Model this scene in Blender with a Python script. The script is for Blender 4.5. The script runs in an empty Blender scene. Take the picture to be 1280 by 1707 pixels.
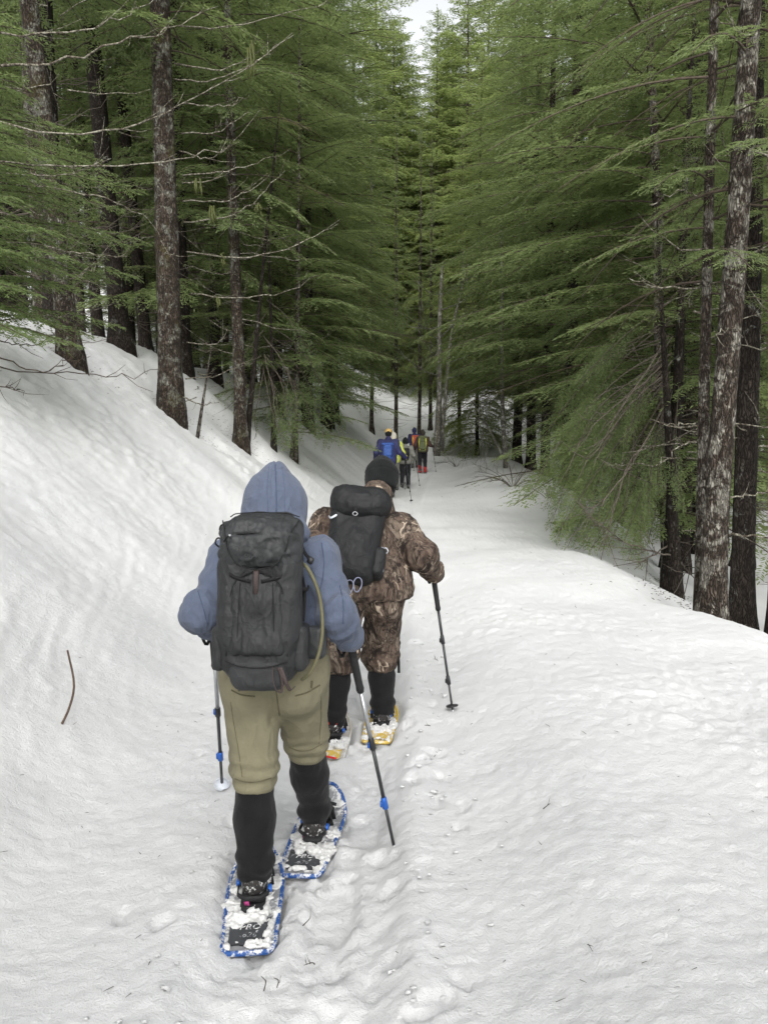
import bpy, math, random
import numpy as np
from mathutils import Vector, Matrix
from mathutils.bvhtree import BVHTree

# ---------------------------------------------------------------- camera, sky, sun, exposure
scene = bpy.context.scene
COL = scene.collection
CAM_H = 1.75
PITCH = math.radians(6.2)
FPX = 1250.0
cam_data = bpy.data.cameras.new('camera')
cam = bpy.data.objects.new('camera', cam_data)
COL.objects.link(cam)
cam.location = (0, 0, CAM_H)
cam.rotation_euler = (math.pi / 2 - PITCH, 0, 0)
cam_data.sensor_fit = 'VERTICAL'
cam_data.sensor_height = 36.0
cam_data.lens = 36.0 * FPX / 1707.0
cam_data.clip_start = 0.05
cam_data.clip_end = 1000
scene.camera = cam

SUN_EL, SUN_AZ = math.radians(36), math.radians(182)
world = bpy.data.worlds.new('World')
scene.world = world
world.use_nodes = True
wn = world.node_tree
for n in list(wn.nodes):
    wn.nodes.remove(n)
w_out = wn.nodes.new('ShaderNodeOutputWorld')
w_bg = wn.nodes.new('ShaderNodeBackground')
w_sky = wn.nodes.new('ShaderNodeTexSky')
w_sky.sky_type = 'NISHITA'
w_sky.sun_disc = False
w_sky.sun_elevation = SUN_EL
w_sky.sun_rotation = SUN_AZ
w_sky.dust_density = 4.0
w_sky.air_density = 1.0
w_sky.ozone_density = 1.0
w_hs = wn.nodes.new('ShaderNodeHueSaturation')
w_hs.inputs['Saturation'].default_value = 0.12       # thin even overcast: nearly white
wn.links.new(w_sky.outputs[0], w_hs.inputs['Color'])
wn.links.new(w_hs.outputs[0], w_bg.inputs['Color'])
w_bg.inputs['Strength'].default_value = 0.15
wn.links.new(w_bg.outputs[0], w_out.inputs['Surface'])

sun_data = bpy.data.lights.new('sun', 'SUN')
sun_data.energy = 1.5
sun_data.angle = math.radians(80)
sun_data.color = (1.0, 0.97, 0.92)
sun = bpy.data.objects.new('sun', sun_data)
COL.objects.link(sun)
sun.rotation_euler = (math.pi / 2 - SUN_EL, 0, math.pi - SUN_AZ)
sun.location = (0, 0, 40)

scene.view_settings.view_transform = 'Standard'
scene.view_settings.look = 'None'
scene.view_settings.exposure = 1.12
scene.view_settings.gamma = 1.0
scene.view_settings.use_curve_mapping = False
scene.render.engine = 'CYCLES'
scene.cycles.use_denoising = True
scene.cycles.max_bounces = 10
scene.cycles.diffuse_bounces = 7
scene.cycles.transmission_bounces = 8
scene.cycles.transparent_max_bounces = 8
scene.cycles.use_adaptive_sampling = True
scene.cycles.adaptive_threshold = 0.02

# ---------------------------------------------------------------- helpers
CP, SP = math.cos(PITCH), math.sin(PITCH)


def W(px, py, y):
    """the place at distance y (metres ahead) that the photograph shows at pixel px, py"""
    a, b = (px - 640.0) / FPX, (py - 853.5) / FPX
    dx, dy, dz = a, CP - b * SP, -SP - b * CP
    t = y / dy
    return Vector((dx * t, y, CAM_H + dz * t))


_rs = np.random.RandomState(11)
_PERM = np.tile(_rs.permutation(256), 3)
_G3 = _rs.normal(size=(256, 3))
_G3 /= np.linalg.norm(_G3, axis=1)[:, None]


def noise3(x, y, z):
    x, y, z = np.broadcast_arrays(np.asarray(x, float), np.asarray(y, float), np.asarray(z, float))
    xi, yi, zi = np.floor(x).astype(int), np.floor(y).astype(int), np.floor(z).astype(int)
    xf, yf, zf = x - xi, y - yi, z - zi
    xi &= 255; yi &= 255; zi &= 255
    u, v, w = [f * f * f * (f * (f * 6 - 15) + 10) for f in (xf, yf, zf)]
    out = 0
    for dx in (0, 1):
        for dy in (0, 1):
            for dz in (0, 1):
                g = _G3[_PERM[_PERM[_PERM[xi + dx] + yi + dy] + zi + dz]]
                d = g[..., 0] * (xf - dx) + g[..., 1] * (yf - dy) + g[..., 2] * (zf - dz)
                out = out + d * (u if dx else 1 - u) * (v if dy else 1 - v) * (w if dz else 1 - w)
    return out * 1.6


def fbm3(x, y, z, oct=3):
    s, a, f = 0, 1.0, 1.0
    for k in range(oct):
        s = s + a * noise3(x * f + 7.3 * k, y * f + 3.1 * k, z * f + 1.7 * k)
        a *= 0.5; f *= 2.03
    return s


_WJ = _rs.rand(256, 2)


def worley(x, y):
    """distance to the nearest point of a jittered lattice"""
    xi, yi = np.floor(x).astype(int), np.floor(y).astype(int)
    best = np.full(x.shape, 9.0)
    for dx in (-1, 0, 1):
        for dy in (-1, 0, 1):
            j = _WJ[_PERM[_PERM[(xi + dx) & 255] + ((yi + dy) & 255)]]
            d = (xi + dx + j[..., 0] - x) ** 2 + (yi + dy + j[..., 1] - y) ** 2
            best = np.minimum(best, d)
    return np.sqrt(best)


def sstep(a, b, x):
    t = np.clip((x - a) / (b - a), 0, 1)
    return t * t * (3 - 2 * t)


def smin(a, b, k):
    h = np.clip(0.5 + 0.5 * (b - a) / k, 0, 1)
    return b + (a - b) * h - k * h * (1 - h)


def smax(a, b, k):
    return -smin(-a, -b, k)


def mesh_from(name, verts, faces, mats=(), mat_idx=None, smooth=False, tint=None):
    """verts (n,3) array, faces: one (m,k) array or a list of such"""
    me = bpy.data.meshes.new(name)
    verts = np.asarray(verts, dtype=np.float32)
    if isinstance(faces, np.ndarray):
        faces = [faces]
    faces = [np.asarray(f, dtype=np.int32) for f in faces if len(f)]
    me.vertices.add(len(verts))
    me.vertices.foreach_set('co', verts.ravel())
    tot = np.concatenate([np.full(len(f), f.shape[1], np.int32) for f in faces])
    li = np.concatenate([f.ravel() for f in faces])
    me.loops.add(len(li))
    me.loops.foreach_set('vertex_index', li)
    me.polygons.add(len(tot))
    st = np.concatenate([[0], np.cumsum(tot)[:-1]]).astype(np.int32)
    me.polygons.foreach_set('loop_start', st)
    me.polygons.foreach_set('loop_total', tot)
    if mat_idx is not None:
        me.polygons.foreach_set('material_index', np.asarray(mat_idx, np.int32))
    if smooth:
        me.polygons.foreach_set('use_smooth', np.ones(len(tot), bool))
    for m in mats:
        me.materials.append(m)
    if tint is not None:
        at = me.attributes.new('tint', 'FLOAT', 'POINT')
        at.data.foreach_set('value', np.asarray(tint, np.float32))
    me.update(calc_edges=True)
    me.validate()
    return me


def link(name, me, parent=None, loc=None):
    o = bpy.data.objects.new(name, me)
    COL.objects.link(o)
    if parent is not None:
        o.parent = parent
    if loc is not None:
        o.location = loc
    return o


def tag(o, label=None, cat=None, group=None, kind=None):
    if label: o['label'] = label
    if cat: o['category'] = cat
    if group: o['group'] = group
    if kind: o['kind'] = kind
    return o


def empty(name, loc=(0, 0, 0), rz=0.0):
    o = bpy.data.objects.new(name, None)
    o.empty_display_size = 0.1
    COL.objects.link(o)
    o.location = loc
    o.rotation_euler = (0, 0, rz)
    return o


class Geo:
    """collects tubes, boxes and lathes with material slots, then makes ONE mesh"""
    def __init__(s):
        s.v, s.q, s.t, s.qm, s.tm, s.n = [], [], [], [], [], 0

    def add(s, v, quads=(), tris=(), m=0):
        v = np.asarray(v, float).reshape(-1, 3)
        if len(quads):
            s.q.append(np.asarray(quads, int) + s.n); s.qm += [m] * len(quads)
        if len(tris):
            s.t.append(np.asarray(tris, int) + s.n); s.tm += [m] * len(tris)
        s.v.append(v); s.n += len(v)

    def tube(s, pts, rad, sides=8, m=0, cap=True, flat=None, closed=False, up=None):
        """swept ring; flat=(a,b) scales the section into a strap; up fixes the section's second axis"""
        pts = np.asarray([tuple(p) for p in pts], float)
        n = len(pts)
        rad = np.broadcast_to(np.asarray(rad, float), (n,))
        if closed:
            tan = np.roll(pts, -1, 0) - np.roll(pts, 1, 0)
        else:
            tan = np.gradient(pts, axis=0)
        tan /= np.linalg.norm(tan, axis=1)[:, None] + 1e-12
        ref = np.array(up if up is not None else (0.0, 0.0, 1.0), float)
        if up is None and abs(tan[0] @ ref) > 0.9:
            ref = np.array((1.0, 0, 0))
        ang = np.arange(sides) * 2 * math.pi / sides
        rings, prev = [], None
        for i in range(n):
            r0 = ref if (prev is None or up is not None) else prev
            u = r0 - tan[i] * (r0 @ tan[i])
            if np.linalg.norm(u) < 1e-6:
                u = np.cross(tan[i], (1.0, 0.3, 0.2))
            u /= np.linalg.norm(u)
            w = np.cross(tan[i], u)
            prev = u
            fa, fb = flat if flat else (1, 1)
            rings.append(pts[i] + rad[i] * (np.cos(ang)[:, None] * w * fa + np.sin(ang)[:, None] * u * fb))
        v = np.concatenate(rings)
        q = []
        nn = n if closed else n - 1
        for i in range(nn):
            a, b = i * sides, ((i + 1) % n) * sides
            for k in range(sides):
                k2 = (k + 1) % sides
                q.append((a + k, a + k2, b + k2, b + k))
        t = []
        if cap and not closed:
            v = np.vstack([v, pts[0], pts[-1]])
            c0, c1, e = n * sides, n * sides + 1, (n - 1) * sides
            for k in range(sides):
                k2 = (k + 1) % sides
                t.append((c0, k2, k)); t.append((c1, e + k, e + k2))
        s.add(v, q, t, m)

    def box(s, c, size, m=0, M=None, bev=0.0):
        hx, hy, hz = size[0] / 2, size[1] / 2, size[2] / 2
        if bev <= 0:
            v = np.array([(x * hx, y * hy, z * hz) for x in (-1, 1) for y in (-1, 1) for z in (-1, 1)])
            q = [(0, 1, 3, 2), (4, 6, 7, 5), (0, 4, 5, 1), (2, 3, 7, 6), (0, 2, 6, 4), (1, 5, 7, 3)]
            t = []
        else:
            b = min(bev, hx * .9, hy * .9, hz * .9)
            lay = []
            for z, ins in ((-hz, b), (-hz + b, 0), (hz - b, 0), (hz, b)):
                x, y = hx - ins, hy - ins
                lay += [(-x + b, -y, z), (x - b, -y, z), (x, -y + b, z), (x, y - b, z), (x - b, y, z), (-x + b, y, z), (-x, y - b, z), (-x, -y + b, z)]
            v = np.array(lay)
            q = []
            for i in range(3):
                for k in range(8):
                    k2 = (k + 1) % 8
                    q.append((i * 8 + k, i * 8 + k2, i * 8 + 8 + k2, i * 8 + 8 + k))
            t = [(0, k + 1, k) for k in range(1, 7)] + [(24, 24 + k, 25 + k) for k in range(1, 7)]
        if M is not None:
            v = v @ np.array(M.to_3x3()).T
        s.add(v + np.asarray(tuple(c)), q, t, m)

    def blob(s, c, r, m=0, seed=0, rough=0.25, n=8):
        """a small lumpy ball"""
        th = np.linspace(0, math.pi, n // 2 + 2)[1:-1]
        ph = np.arange(n) * 2 * math.pi / n
        v = [(0, 0, 1)] + [(math.sin(a) * math.cos(b), math.sin(a) * math.sin(b), math.cos(a)) for a in th for b in ph] + [(0, 0, -1)]
        v = np.array(v)
        k = 1 + rough * noise3(v[:, 0] * 1.7 + seed * 3.7, v[:, 1] * 1.7 + seed, v[:, 2] * 1.7)
        v = v * k[:, None] * np.asarray(r)
        q, t = [], []
        for i in range(len(th) - 1):
            for j in range(n):
                j2 = (j + 1) % n
                q.append((1 + i * n + j, 1 + (i + 1) * n + j, 1 + (i + 1) * n + j2, 1 + i * n + j2))
        e = 1 + (len(th) - 1) * n
        for j in range(n):
            j2 = (j + 1) % n
            t.append((0, 1 + j, 1 + j2)); t.append((len(v) - 1, e + j2, e + j))
        s.add(v + np.asarray(tuple(c)), q, t, m)

    def mesh(s, name, mats, smooth=True, tint=None):
        f, mi = [], []
        if s.q: f.append(np.concatenate(s.q)); mi += s.qm
        if s.t: f.append(np.concatenate(s.t)); mi += s.tm
        return mesh_from(name, np.concatenate(s.v), f, mats if isinstance(mats, (list, tuple)) else [mats], mi, smooth, tint)

    def obj(s, name, mats, parent=None, smooth=True):
        return link(name, s.mesh(name, mats, smooth), parent)


def curve_pts(pts, n):
    """a smooth line (Catmull-Rom) through pts, n points"""
    P = np.asarray([tuple(p) for p in pts], float)
    P = np.vstack([2 * P[0] - P[1], P, 2 * P[-1] - P[-2]])
    m = len(P) - 3
    out = []
    for t in np.linspace(0, m - 1e-6, n):
        i = int(t); f = t - i
        a, b, c, d = P[i:i + 4]
        out.append(0.5 * (2 * b + (c - a) * f + (2 * a - 5 * b + 4 * c - d) * f * f + (3 * b - a - 3 * c + d) * f ** 3))
    return np.array(out)


# ---------------------------------------------------------------- materials
class NT:
    def __init__(s, name):
        s.m = bpy.data.materials.new(name)
        s.m.use_nodes = True
        s.t = s.m.node_tree
        s.b = s.t.nodes['Principled BSDF']
        s.out = s.t.nodes['Material Output']

    def n(s, typ, **kw):
        nd = s.t.nodes.new(typ)
        for k, v in kw.items():
            if k in nd.inputs: nd.inputs[k].default_value = v
            else: setattr(nd, k, v)
        return nd

    def l(s, a, b): s.t.links.new(a, b)

    def coords(s, scale=(1, 1, 1), kind='Object'):
        tc = s.n('ShaderNodeTexCoord')
        mp = s.n('ShaderNodeMapping')
        mp.inputs['Scale'].default_value = scale
        s.l(tc.outputs[kind], mp.inputs['Vector'])
        return mp.outputs[0]

    def noise(s, vec, scale, detail=3, rough=0.6, dist=0.0):
        nd = s.n('ShaderNodeTexNoise')
        nd.inputs['Scale'].default_value = scale
        nd.inputs['Detail'].default_value = detail
        nd.inputs['Roughness'].default_value = rough
        nd.inputs['Distortion'].default_value = dist
        s.l(vec, nd.inputs['Vector'])
        return nd.outputs['Fac']

    def ramp(s, fac, stops, interp='LINEAR'):
        r = s.n('ShaderNodeValToRGB')
        r.color_ramp.interpolation = interp
        el = r.color_ramp.elements
        while len(el) < len(stops): el.new(0.5)
        for e, (p, c) in zip(el, stops):
            e.position = p
            e.color = (*c, 1) if len(c) == 3 else c
        s.l(fac, r.inputs[0])
        return r.outputs[0]

    def mix(s, fac, a, b, mode='MIX'):
        m = s.n('ShaderNodeMix', data_type='RGBA', blend_type=mode)
        for sock, v in ((m.inputs[0], fac), (m.inputs[6], a), (m.inputs[7], b)):
            if isinstance(v, bpy.types.NodeSocket): s.l(v, sock)
            elif isinstance(v, (int, float)): sock.default_value = v
            else: sock.default_value = (*v, 1)
        return m.outputs[2]

    def math(s, op, a, b=None):
        m = s.n('ShaderNodeMath', operation=op)
        for i, v in enumerate((a, b)):
            if v is None: continue
            if isinstance(v, bpy.types.NodeSocket): s.l(v, m.inputs[i])
            else: m.inputs[i].default_value = v
        return m.outputs[0]

    def bump(s, h, strength=0.3, dist=0.01):
        b = s.n('ShaderNodeBump')
        b.inputs['Strength'].default_value = strength
        b.inputs['Distance'].default_value = dist
        s.l(h, b.inputs['Height'])
        s.l(b.outputs[0], s.b.inputs['Normal'])
        return b

    def set(s, color=None, rough=None, spec=None, metal=None, **kw):
        for k, v in (('Base Color', color), ('Roughness', rough), ('Specular IOR Level', spec), ('Metallic', metal)):
            if v is None: continue
            if isinstance(v, bpy.types.NodeSocket): s.l(v, s.b.inputs[k])
            elif k == 'Base Color': s.b.inputs[k].default_value = (*v, 1)
            else: s.b.inputs[k].default_value = v
        for k, v in kw.items(): s.b.inputs[k].default_value = v
        return s.m


def crease(t, v, scale, seed=0.0):
    """sharp wandering ridges, as in crumpled cloth"""
    mp = t.n('ShaderNodeMapping'); mp.inputs['Location'].default_value = (seed, seed * .7, 0); t.l(v, mp.inputs['Vector'])
    n = t.noise(mp.outputs[0], scale, 2, 0.45, 0.9)
    a = t.math('ABSOLUTE', t.math('SUBTRACT', n, 0.5))
    return t.math('POWER', t.math('SUBTRACT', 1.0, t.math('MULTIPLY', a, 2.0)), 5.0)


def cloth_mat(name, col, rough=0.9, weave=420, var=0.25, bump=0.25, sheen=0.0, big=9, creases=0.0, cscale=7.0):
    t = NT(name)
    v = t.coords()
    n1 = t.noise(v, big, 4, 0.6)
    n2 = t.noise(v, weave, 2, 0.5)
    dk = tuple(c * (1 - var) for c in col); lt = tuple(min(1, c * (1 + var)) for c in col)
    c = t.ramp(n1, [(0.3, dk), (0.7, lt)])
    h = t.math('ADD', t.math('MULTIPLY', n2, 0.35), t.noise(v, 60, 3, 0.6))
    if creases:
        vv = t.coords((1, 1, .6))
        cr = t.math('ADD', crease(t, vv, cscale), t.math('MULTIPLY', crease(t, vv, cscale * 2.1, 3.0), 0.5))
        h = t.math('ADD', h, t.math('MULTIPLY', cr, creases))
    t.bump(h, bump, 0.004)
    t.set(c, rough, 0.25)
    if sheen:
        t.b.inputs['Sheen Weight'].default_value = sheen
        t.b.inputs['Sheen Roughness'].default_value = 0.5
    return t.m


def plain_mat(name, col, rough=0.5, spec=0.4, metal=0.0, var=0.15, scale=40, bump=0.0):
    t = NT(name)
    v = t.coords()
    n1 = t.noise(v, scale, 3, 0.6)
    c = t.ramp(n1, [(0.3, tuple(x * (1 - var) for x in col)), (0.7, tuple(min(1, x * (1 + var)) for x in col))])
    if bump: t.bump(t.noise(v, scale * 3, 3), bump, 0.003)
    return t.set(c, rough, spec, metal)


def snow_mat():
    t = NT('snow')
    v = t.coords()
    n1 = t.noise(v, 0.9, 4, 0.6)
    n2 = t.noise(v, 30, 5, 0.75, 0.6)
    n3 = t.noise(v, 140, 4, 0.8)
    c = t.ramp(n1, [(0.3, (0.535, 0.542, 0.548)), (0.7, (0.595, 0.598, 0.600))])
    sp = t.ramp(t.noise(v, 33, 5, 0.8, 0.5), [(0.22, (0.45, 0.42, 0.38)), (0.27, (1, 1, 1))])   # needles and grit fallen on the snow
    c = t.mix(1.0, c, sp, 'MULTIPLY')
    t.bump(t.math('ADD', t.math('MULTIPLY', n2, 1.2), t.math('MULTIPLY', n3, 0.5)), 0.75, 0.012)
    t.set(c, 0.75, 0.2)
    t.b.inputs['Subsurface Weight'].default_value = 0.0
    return t.m


def bark_mat(name, dark, mid, lichen, lich_amt, moss=None, scale=1.0, moss_amt=0.5):
    t = NT(name)
    v = t.coords((1, 1, 0.30))
    v2 = t.coords((1, 1, 0.8))
    vo = t.n('ShaderNodeTexVoronoi', feature='DISTANCE_TO_EDGE')
    vo.inputs['Scale'].default_value = 30 * scale
    nz = t.noise(v, 12 * scale, 4, 0.65)
    dv = t.n('ShaderNodeVectorMath', operation='ADD')
    sc = t.n('ShaderNodeVectorMath', operation='SCALE'); sc.inputs['Scale'].default_value = 0.11
    nc = t.n('ShaderNodeTexNoise'); nc.inputs['Scale'].default_value = 20 * scale
    t.l(v, nc.inputs['Vector']); t.l(nc.outputs['Color'], sc.inputs[0]); t.l(v, dv.inputs[0]); t.l(sc.outputs[0], dv.inputs[1])
    t.l(dv.outputs[0], vo.inputs['Vector'])
    edge = t.ramp(vo.outputs['Distance'], [(0.0, (0, 0, 0)), (0.34, (1, 1, 1))])
    base = t.ramp(nz, [(0.3, dark), (0.72, mid)])
    base = t.mix(edge, tuple(x * 0.35 for x in dark), base)
    ln = t.noise(v2, 5.5 * scale, 6, 0.72, 0.4)
    lm = t.ramp(ln, [(0.62 - lich_amt, (0, 0, 0)), (0.68 - lich_amt, (1, 1, 1))])
    lf = t.math('MULTIPLY', lm, t.math('ADD', t.math('MULTIPLY', edge, 0.75), 0.15))
    c = t.mix(lf, base, lichen)
    if moss:
        mn = t.ramp(t.noise(v2, 2.6 * scale, 5, 0.7), [(0.62 - moss_amt * 0.2, (0, 0, 0)), (0.72 - moss_amt * 0.2, (1, 1, 1))])
        c = t.mix(t.math('MULTIPLY', mn, 0.75), c, moss)
    t.bump(t.math('ADD', edge, t.math('MULTIPLY', nz, 1.0)), 0.9, 0.02)
    return t.set(c, 0.92, 0.15)


def needle_mat(name, dark, light, trans=0.4):
    t = NT(name)
    at = t.n('ShaderNodeAttribute', attribute_name='tint')
    oi = t.n('ShaderNodeObjectInfo')
    f = t.math('ADD', at.outputs['Fac'], t.math('MULTIPLY', t.math('SUBTRACT', oi.outputs['Random'], 0.5), 0.25))
    c = t.ramp(f, [(0.02, (0.085, 0.062, 0.038)), (0.10, dark), (0.55, tuple((a + b) / 2 for a, b in zip(dark, light))), (1.0, light)])
    t.set(c, 0.55, 0.25)
    tr = t.n('ShaderNodeBsdfTranslucent')
    t.l(t.mix(0.6, c, (0.24, 0.31, 0.105)), tr.inputs['Color'])
    mx = t.n('ShaderNodeMixShader')
    mx.inputs[0].default_value = trans + 0.12
    t.l(t.b.outputs[0], mx.inputs[1]); t.l(tr.outputs[0], mx.inputs[2])
    t.l(mx.outputs[0], t.out.inputs['Surface'])
    return t.m


M = {}
M['snow'] = snow_mat()
M['bark'] = bark_mat('dark_bark', (0.018, 0.014, 0.011), (0.060, 0.048, 0.040), (0.20, 0.205, 0.18), 0.03)
M['bark_moss'] = bark_mat('mossy_bark', (0.032, 0.024, 0.018), (0.115, 0.092, 0.072), (0.20, 0.205, 0.175), 0.10, (0.046, 0.040, 0.013), 1.0, 0.3)
M['bark_lichen'] = bark_mat('lichen_bark', (0.032, 0.023, 0.017), (0.12, 0.098, 0.080), (0.27, 0.26, 0.225), 0.12, None, 1.05)
M['bark_pale'] = bark_mat('pale_bark', (0.16, 0.15, 0.12), (0.34, 0.33, 0.28), (0.52, 0.52, 0.47), 0.10, (0.12, 0.12, 0.05), 1.0, 0.2)
M['twig_dark'] = plain_mat('dark_twig', (0.060, 0.048, 0.038), 0.9, 0.1, var=0.4, scale=25)
M['twig_grey'] = plain_mat('grey_twig', (0.085, 0.073, 0.060), 0.9, 0.1, var=0.35, scale=30)
M['twig_lichen'] = None
tt = NT('lichened_twig')
_v = tt.coords()
tt.set(tt.ramp(tt.noise(_v, 26, 5, 0.7), [(0.44, (0.045, 0.036, 0.028)), (0.53, (0.15, 0.14, 0.11)), (0.72, (0.33, 0.325, 0.275))]), 0.9, 0.1)
M['twig_lichen'] = tt.m
M['needle'] = needle_mat('hemlock_needles', (0.052, 0.074, 0.032), (0.165, 0.208, 0.086))
M['needle_bright'] = needle_mat('young_hemlock_needles', (0.058, 0.086, 0.034), (0.152, 0.200, 0.082), 0.45)
M['needle_sunlit'] = needle_mat('painted_sunlit_needles', (0.115, 0.148, 0.046), (0.225, 0.265, 0.092), 0.55)  # sunlight on the far trees painted in as lighter, yellower needles
M['moss'] = needle_mat('hanging_moss', (0.06, 0.07, 0.02), (0.14, 0.15, 0.06), 0.3)
# ---------------------------------------------------------------- the snow
def xt(y):
    """centre line of the trail"""
    y = np.asarray(y, float)
    yc = np.clip(y, 0, 45)
    return -0.36 + 0.02 * yc + 0.0015 * yc ** 2 + 0.155 * np.maximum(y - 45, 0) + 0.02 * np.minimum(y, 0)


def base_h(x, y):
    """the big shapes: shelf with the trail, bank on the left, edge and drop on the right, hill beyond"""
    x = np.asarray(x, float); y = np.asarray(y, float)
    yc = np.clip(y, 0, 45)
    wob = 0.22 * noise3(y * 0.35, 3.3, 0) + 0.10 * noise3(y * 1.1, 8.3, 0)
    xf = -1.95 + 0.055 * yc + wob                       # foot of the left bank
    d = xf - x
    rise = 0.86 * (np.sqrt((np.maximum(d + 0.35, 0)) ** 2 + 0.35 ** 2) - 0.35)
    top = 3.15 + 0.10 * d + 0.22 * noise3(x * 0.30, y * 0.30, 5.5)
    left = smin(rise, top, 0.9)
    left = np.where(d + 0.35 <= 0, 0.0, left)
    left = np.maximum(left, 0)
    # right edge of the shelf
    ys = np.array([-10, 0, 5.8, 9.9, 14, 19.7, 32, 45, 200.0])
    xs = np.array([3.4, 3.4, 3.2, 3.1, 3.7, 4.9, 5.6, 7.5, 30.0])
    xe = np.interp(y, ys, xs) + 0.18 * noise3(y * 0.45, 0.7, 2.1)
    e = x - xe
    drop = 0.55 * (np.sqrt(np.maximum(e + 0.6, 0) ** 2 + 0.5 ** 2) - 0.5)
    drop = smin(drop, 1.5 + 0.02 * e + 0.15 * noise3(x * 0.25, y * 0.25, 9.1), 0.5)
    drop = np.where(e + 0.6 <= 0, 0.0, drop)
    u = x - xt(y)
    hump = 0.15 * sstep(0.5, 1.3, u) * (1 - sstep(9.2, 11.0, y + 0.25 * noise3(x * 0.8, 2, 2)))
    hump = hump + 0.42 * sstep(0.9, 2.8, u) * (1 - sstep(4.0, 6.5, u)) * sstep(15.0, 20.0, y) * (1 - sstep(34, 42, y))
    far = 0.006 * np.maximum(y - 20, 0) + 0.30 * np.where(y > 43, np.sqrt((y - 43) ** 2 + 64) - 8, 0)
    far = far * np.where(x > 12, np.clip(1 - (x - 12) / 20, 0.2, 1), 1)
    soft = 0.05 * noise3(x * 0.5, y * 0.5, 1.0) + 0.03 * noise3(x * 1.2, y * 1.2, 4.0) * sstep(0.4, 0.9, np.abs(u))
    return left - drop + hump + far + soft


def trail_dip(x, y):
    u = x - xt(y) + 0.05 * noise3(y * 1.3, 1.0, 7.7)
    w = 0.34 + 0.05 * noise3(y * 0.9, 5.0, 1.2)
    inside = 1 - sstep(w - 0.10, w + 0.07, np.abs(u))
    rim = np.exp(-((np.abs(u) - w - 0.10) / 0.07) ** 2)
    return -0.060 * inside + np.where(u > 0, 0.022, 0.010) * rim


def ground_z(x, y):
    return float(base_h(np.array([x]), np.array([y]))[0])


def trail_z(x, y):
    return float((base_h(np.array([x]), np.array([y])) + trail_dip(np.array([x]), np.array([y])))[0])


PRINTS = []      # x, y, heading, half length, half width, depth
_r = random.Random(5)
yy = 0.6
while yy < 38:
    for s in (-1, 1):
        PRINTS.append((float(xt(yy)) + s * 0.14 + _r.uniform(-.06, .06), yy + _r.uniform(-.15, .15), _r.uniform(-.12, .12) + (0.06 if yy < 20 else 0.12), 0.29, 0.10, _r.uniform(.010, .026)))
    yy += 0.46
# boot holes and pole holes beside the trail
for px, py in ((655, 1445), (705, 1425), (770, 1320), (765, 1355), (690, 1280), (700, 1250), (730, 1310), (640, 1500), (660, 1560), (620, 1590),
               (770, 1600), (720, 1640), (660, 1670), (740, 1270), (820, 1272), (700, 1680), (590, 1640), (560, 1560), (680, 1190), (725, 1235),
               (640, 1390), (600, 1320), (270, 1500), (720, 1160), (705, 1120), (690, 1060), (690, 1010)):
    b = (py - 853.5) / FPX
    dep = PITCH + math.atan(b)
    d = (CAM_H - 0.08) / math.tan(dep)
    p = W(px, py, d)
    PRINTS.append((p.x, p.y, _r.uniform(-1.2, 1.2), _r.uniform(.03, .09), _r.uniform(.025, .05), _r.uniform(.009, .024)))
for k in range(34):
    y0 = _r.uniform(1.5, 14)
    PRINTS.append((float(xt(y0)) + _r.choice((-1, 1)) * _r.uniform(.38, .75), y0, _r.uniform(-1, 1), _r.uniform(.02, .07), _r.uniform(.02, .045), _r.uniform(.008, .024)))


def geo_steps(a, b, ratio, lo):
    out = [a]
    while out[-1] < b:
        out.append(out[-1] + max(lo, ratio * abs(out[-1])))
    return np.array(out)


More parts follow.
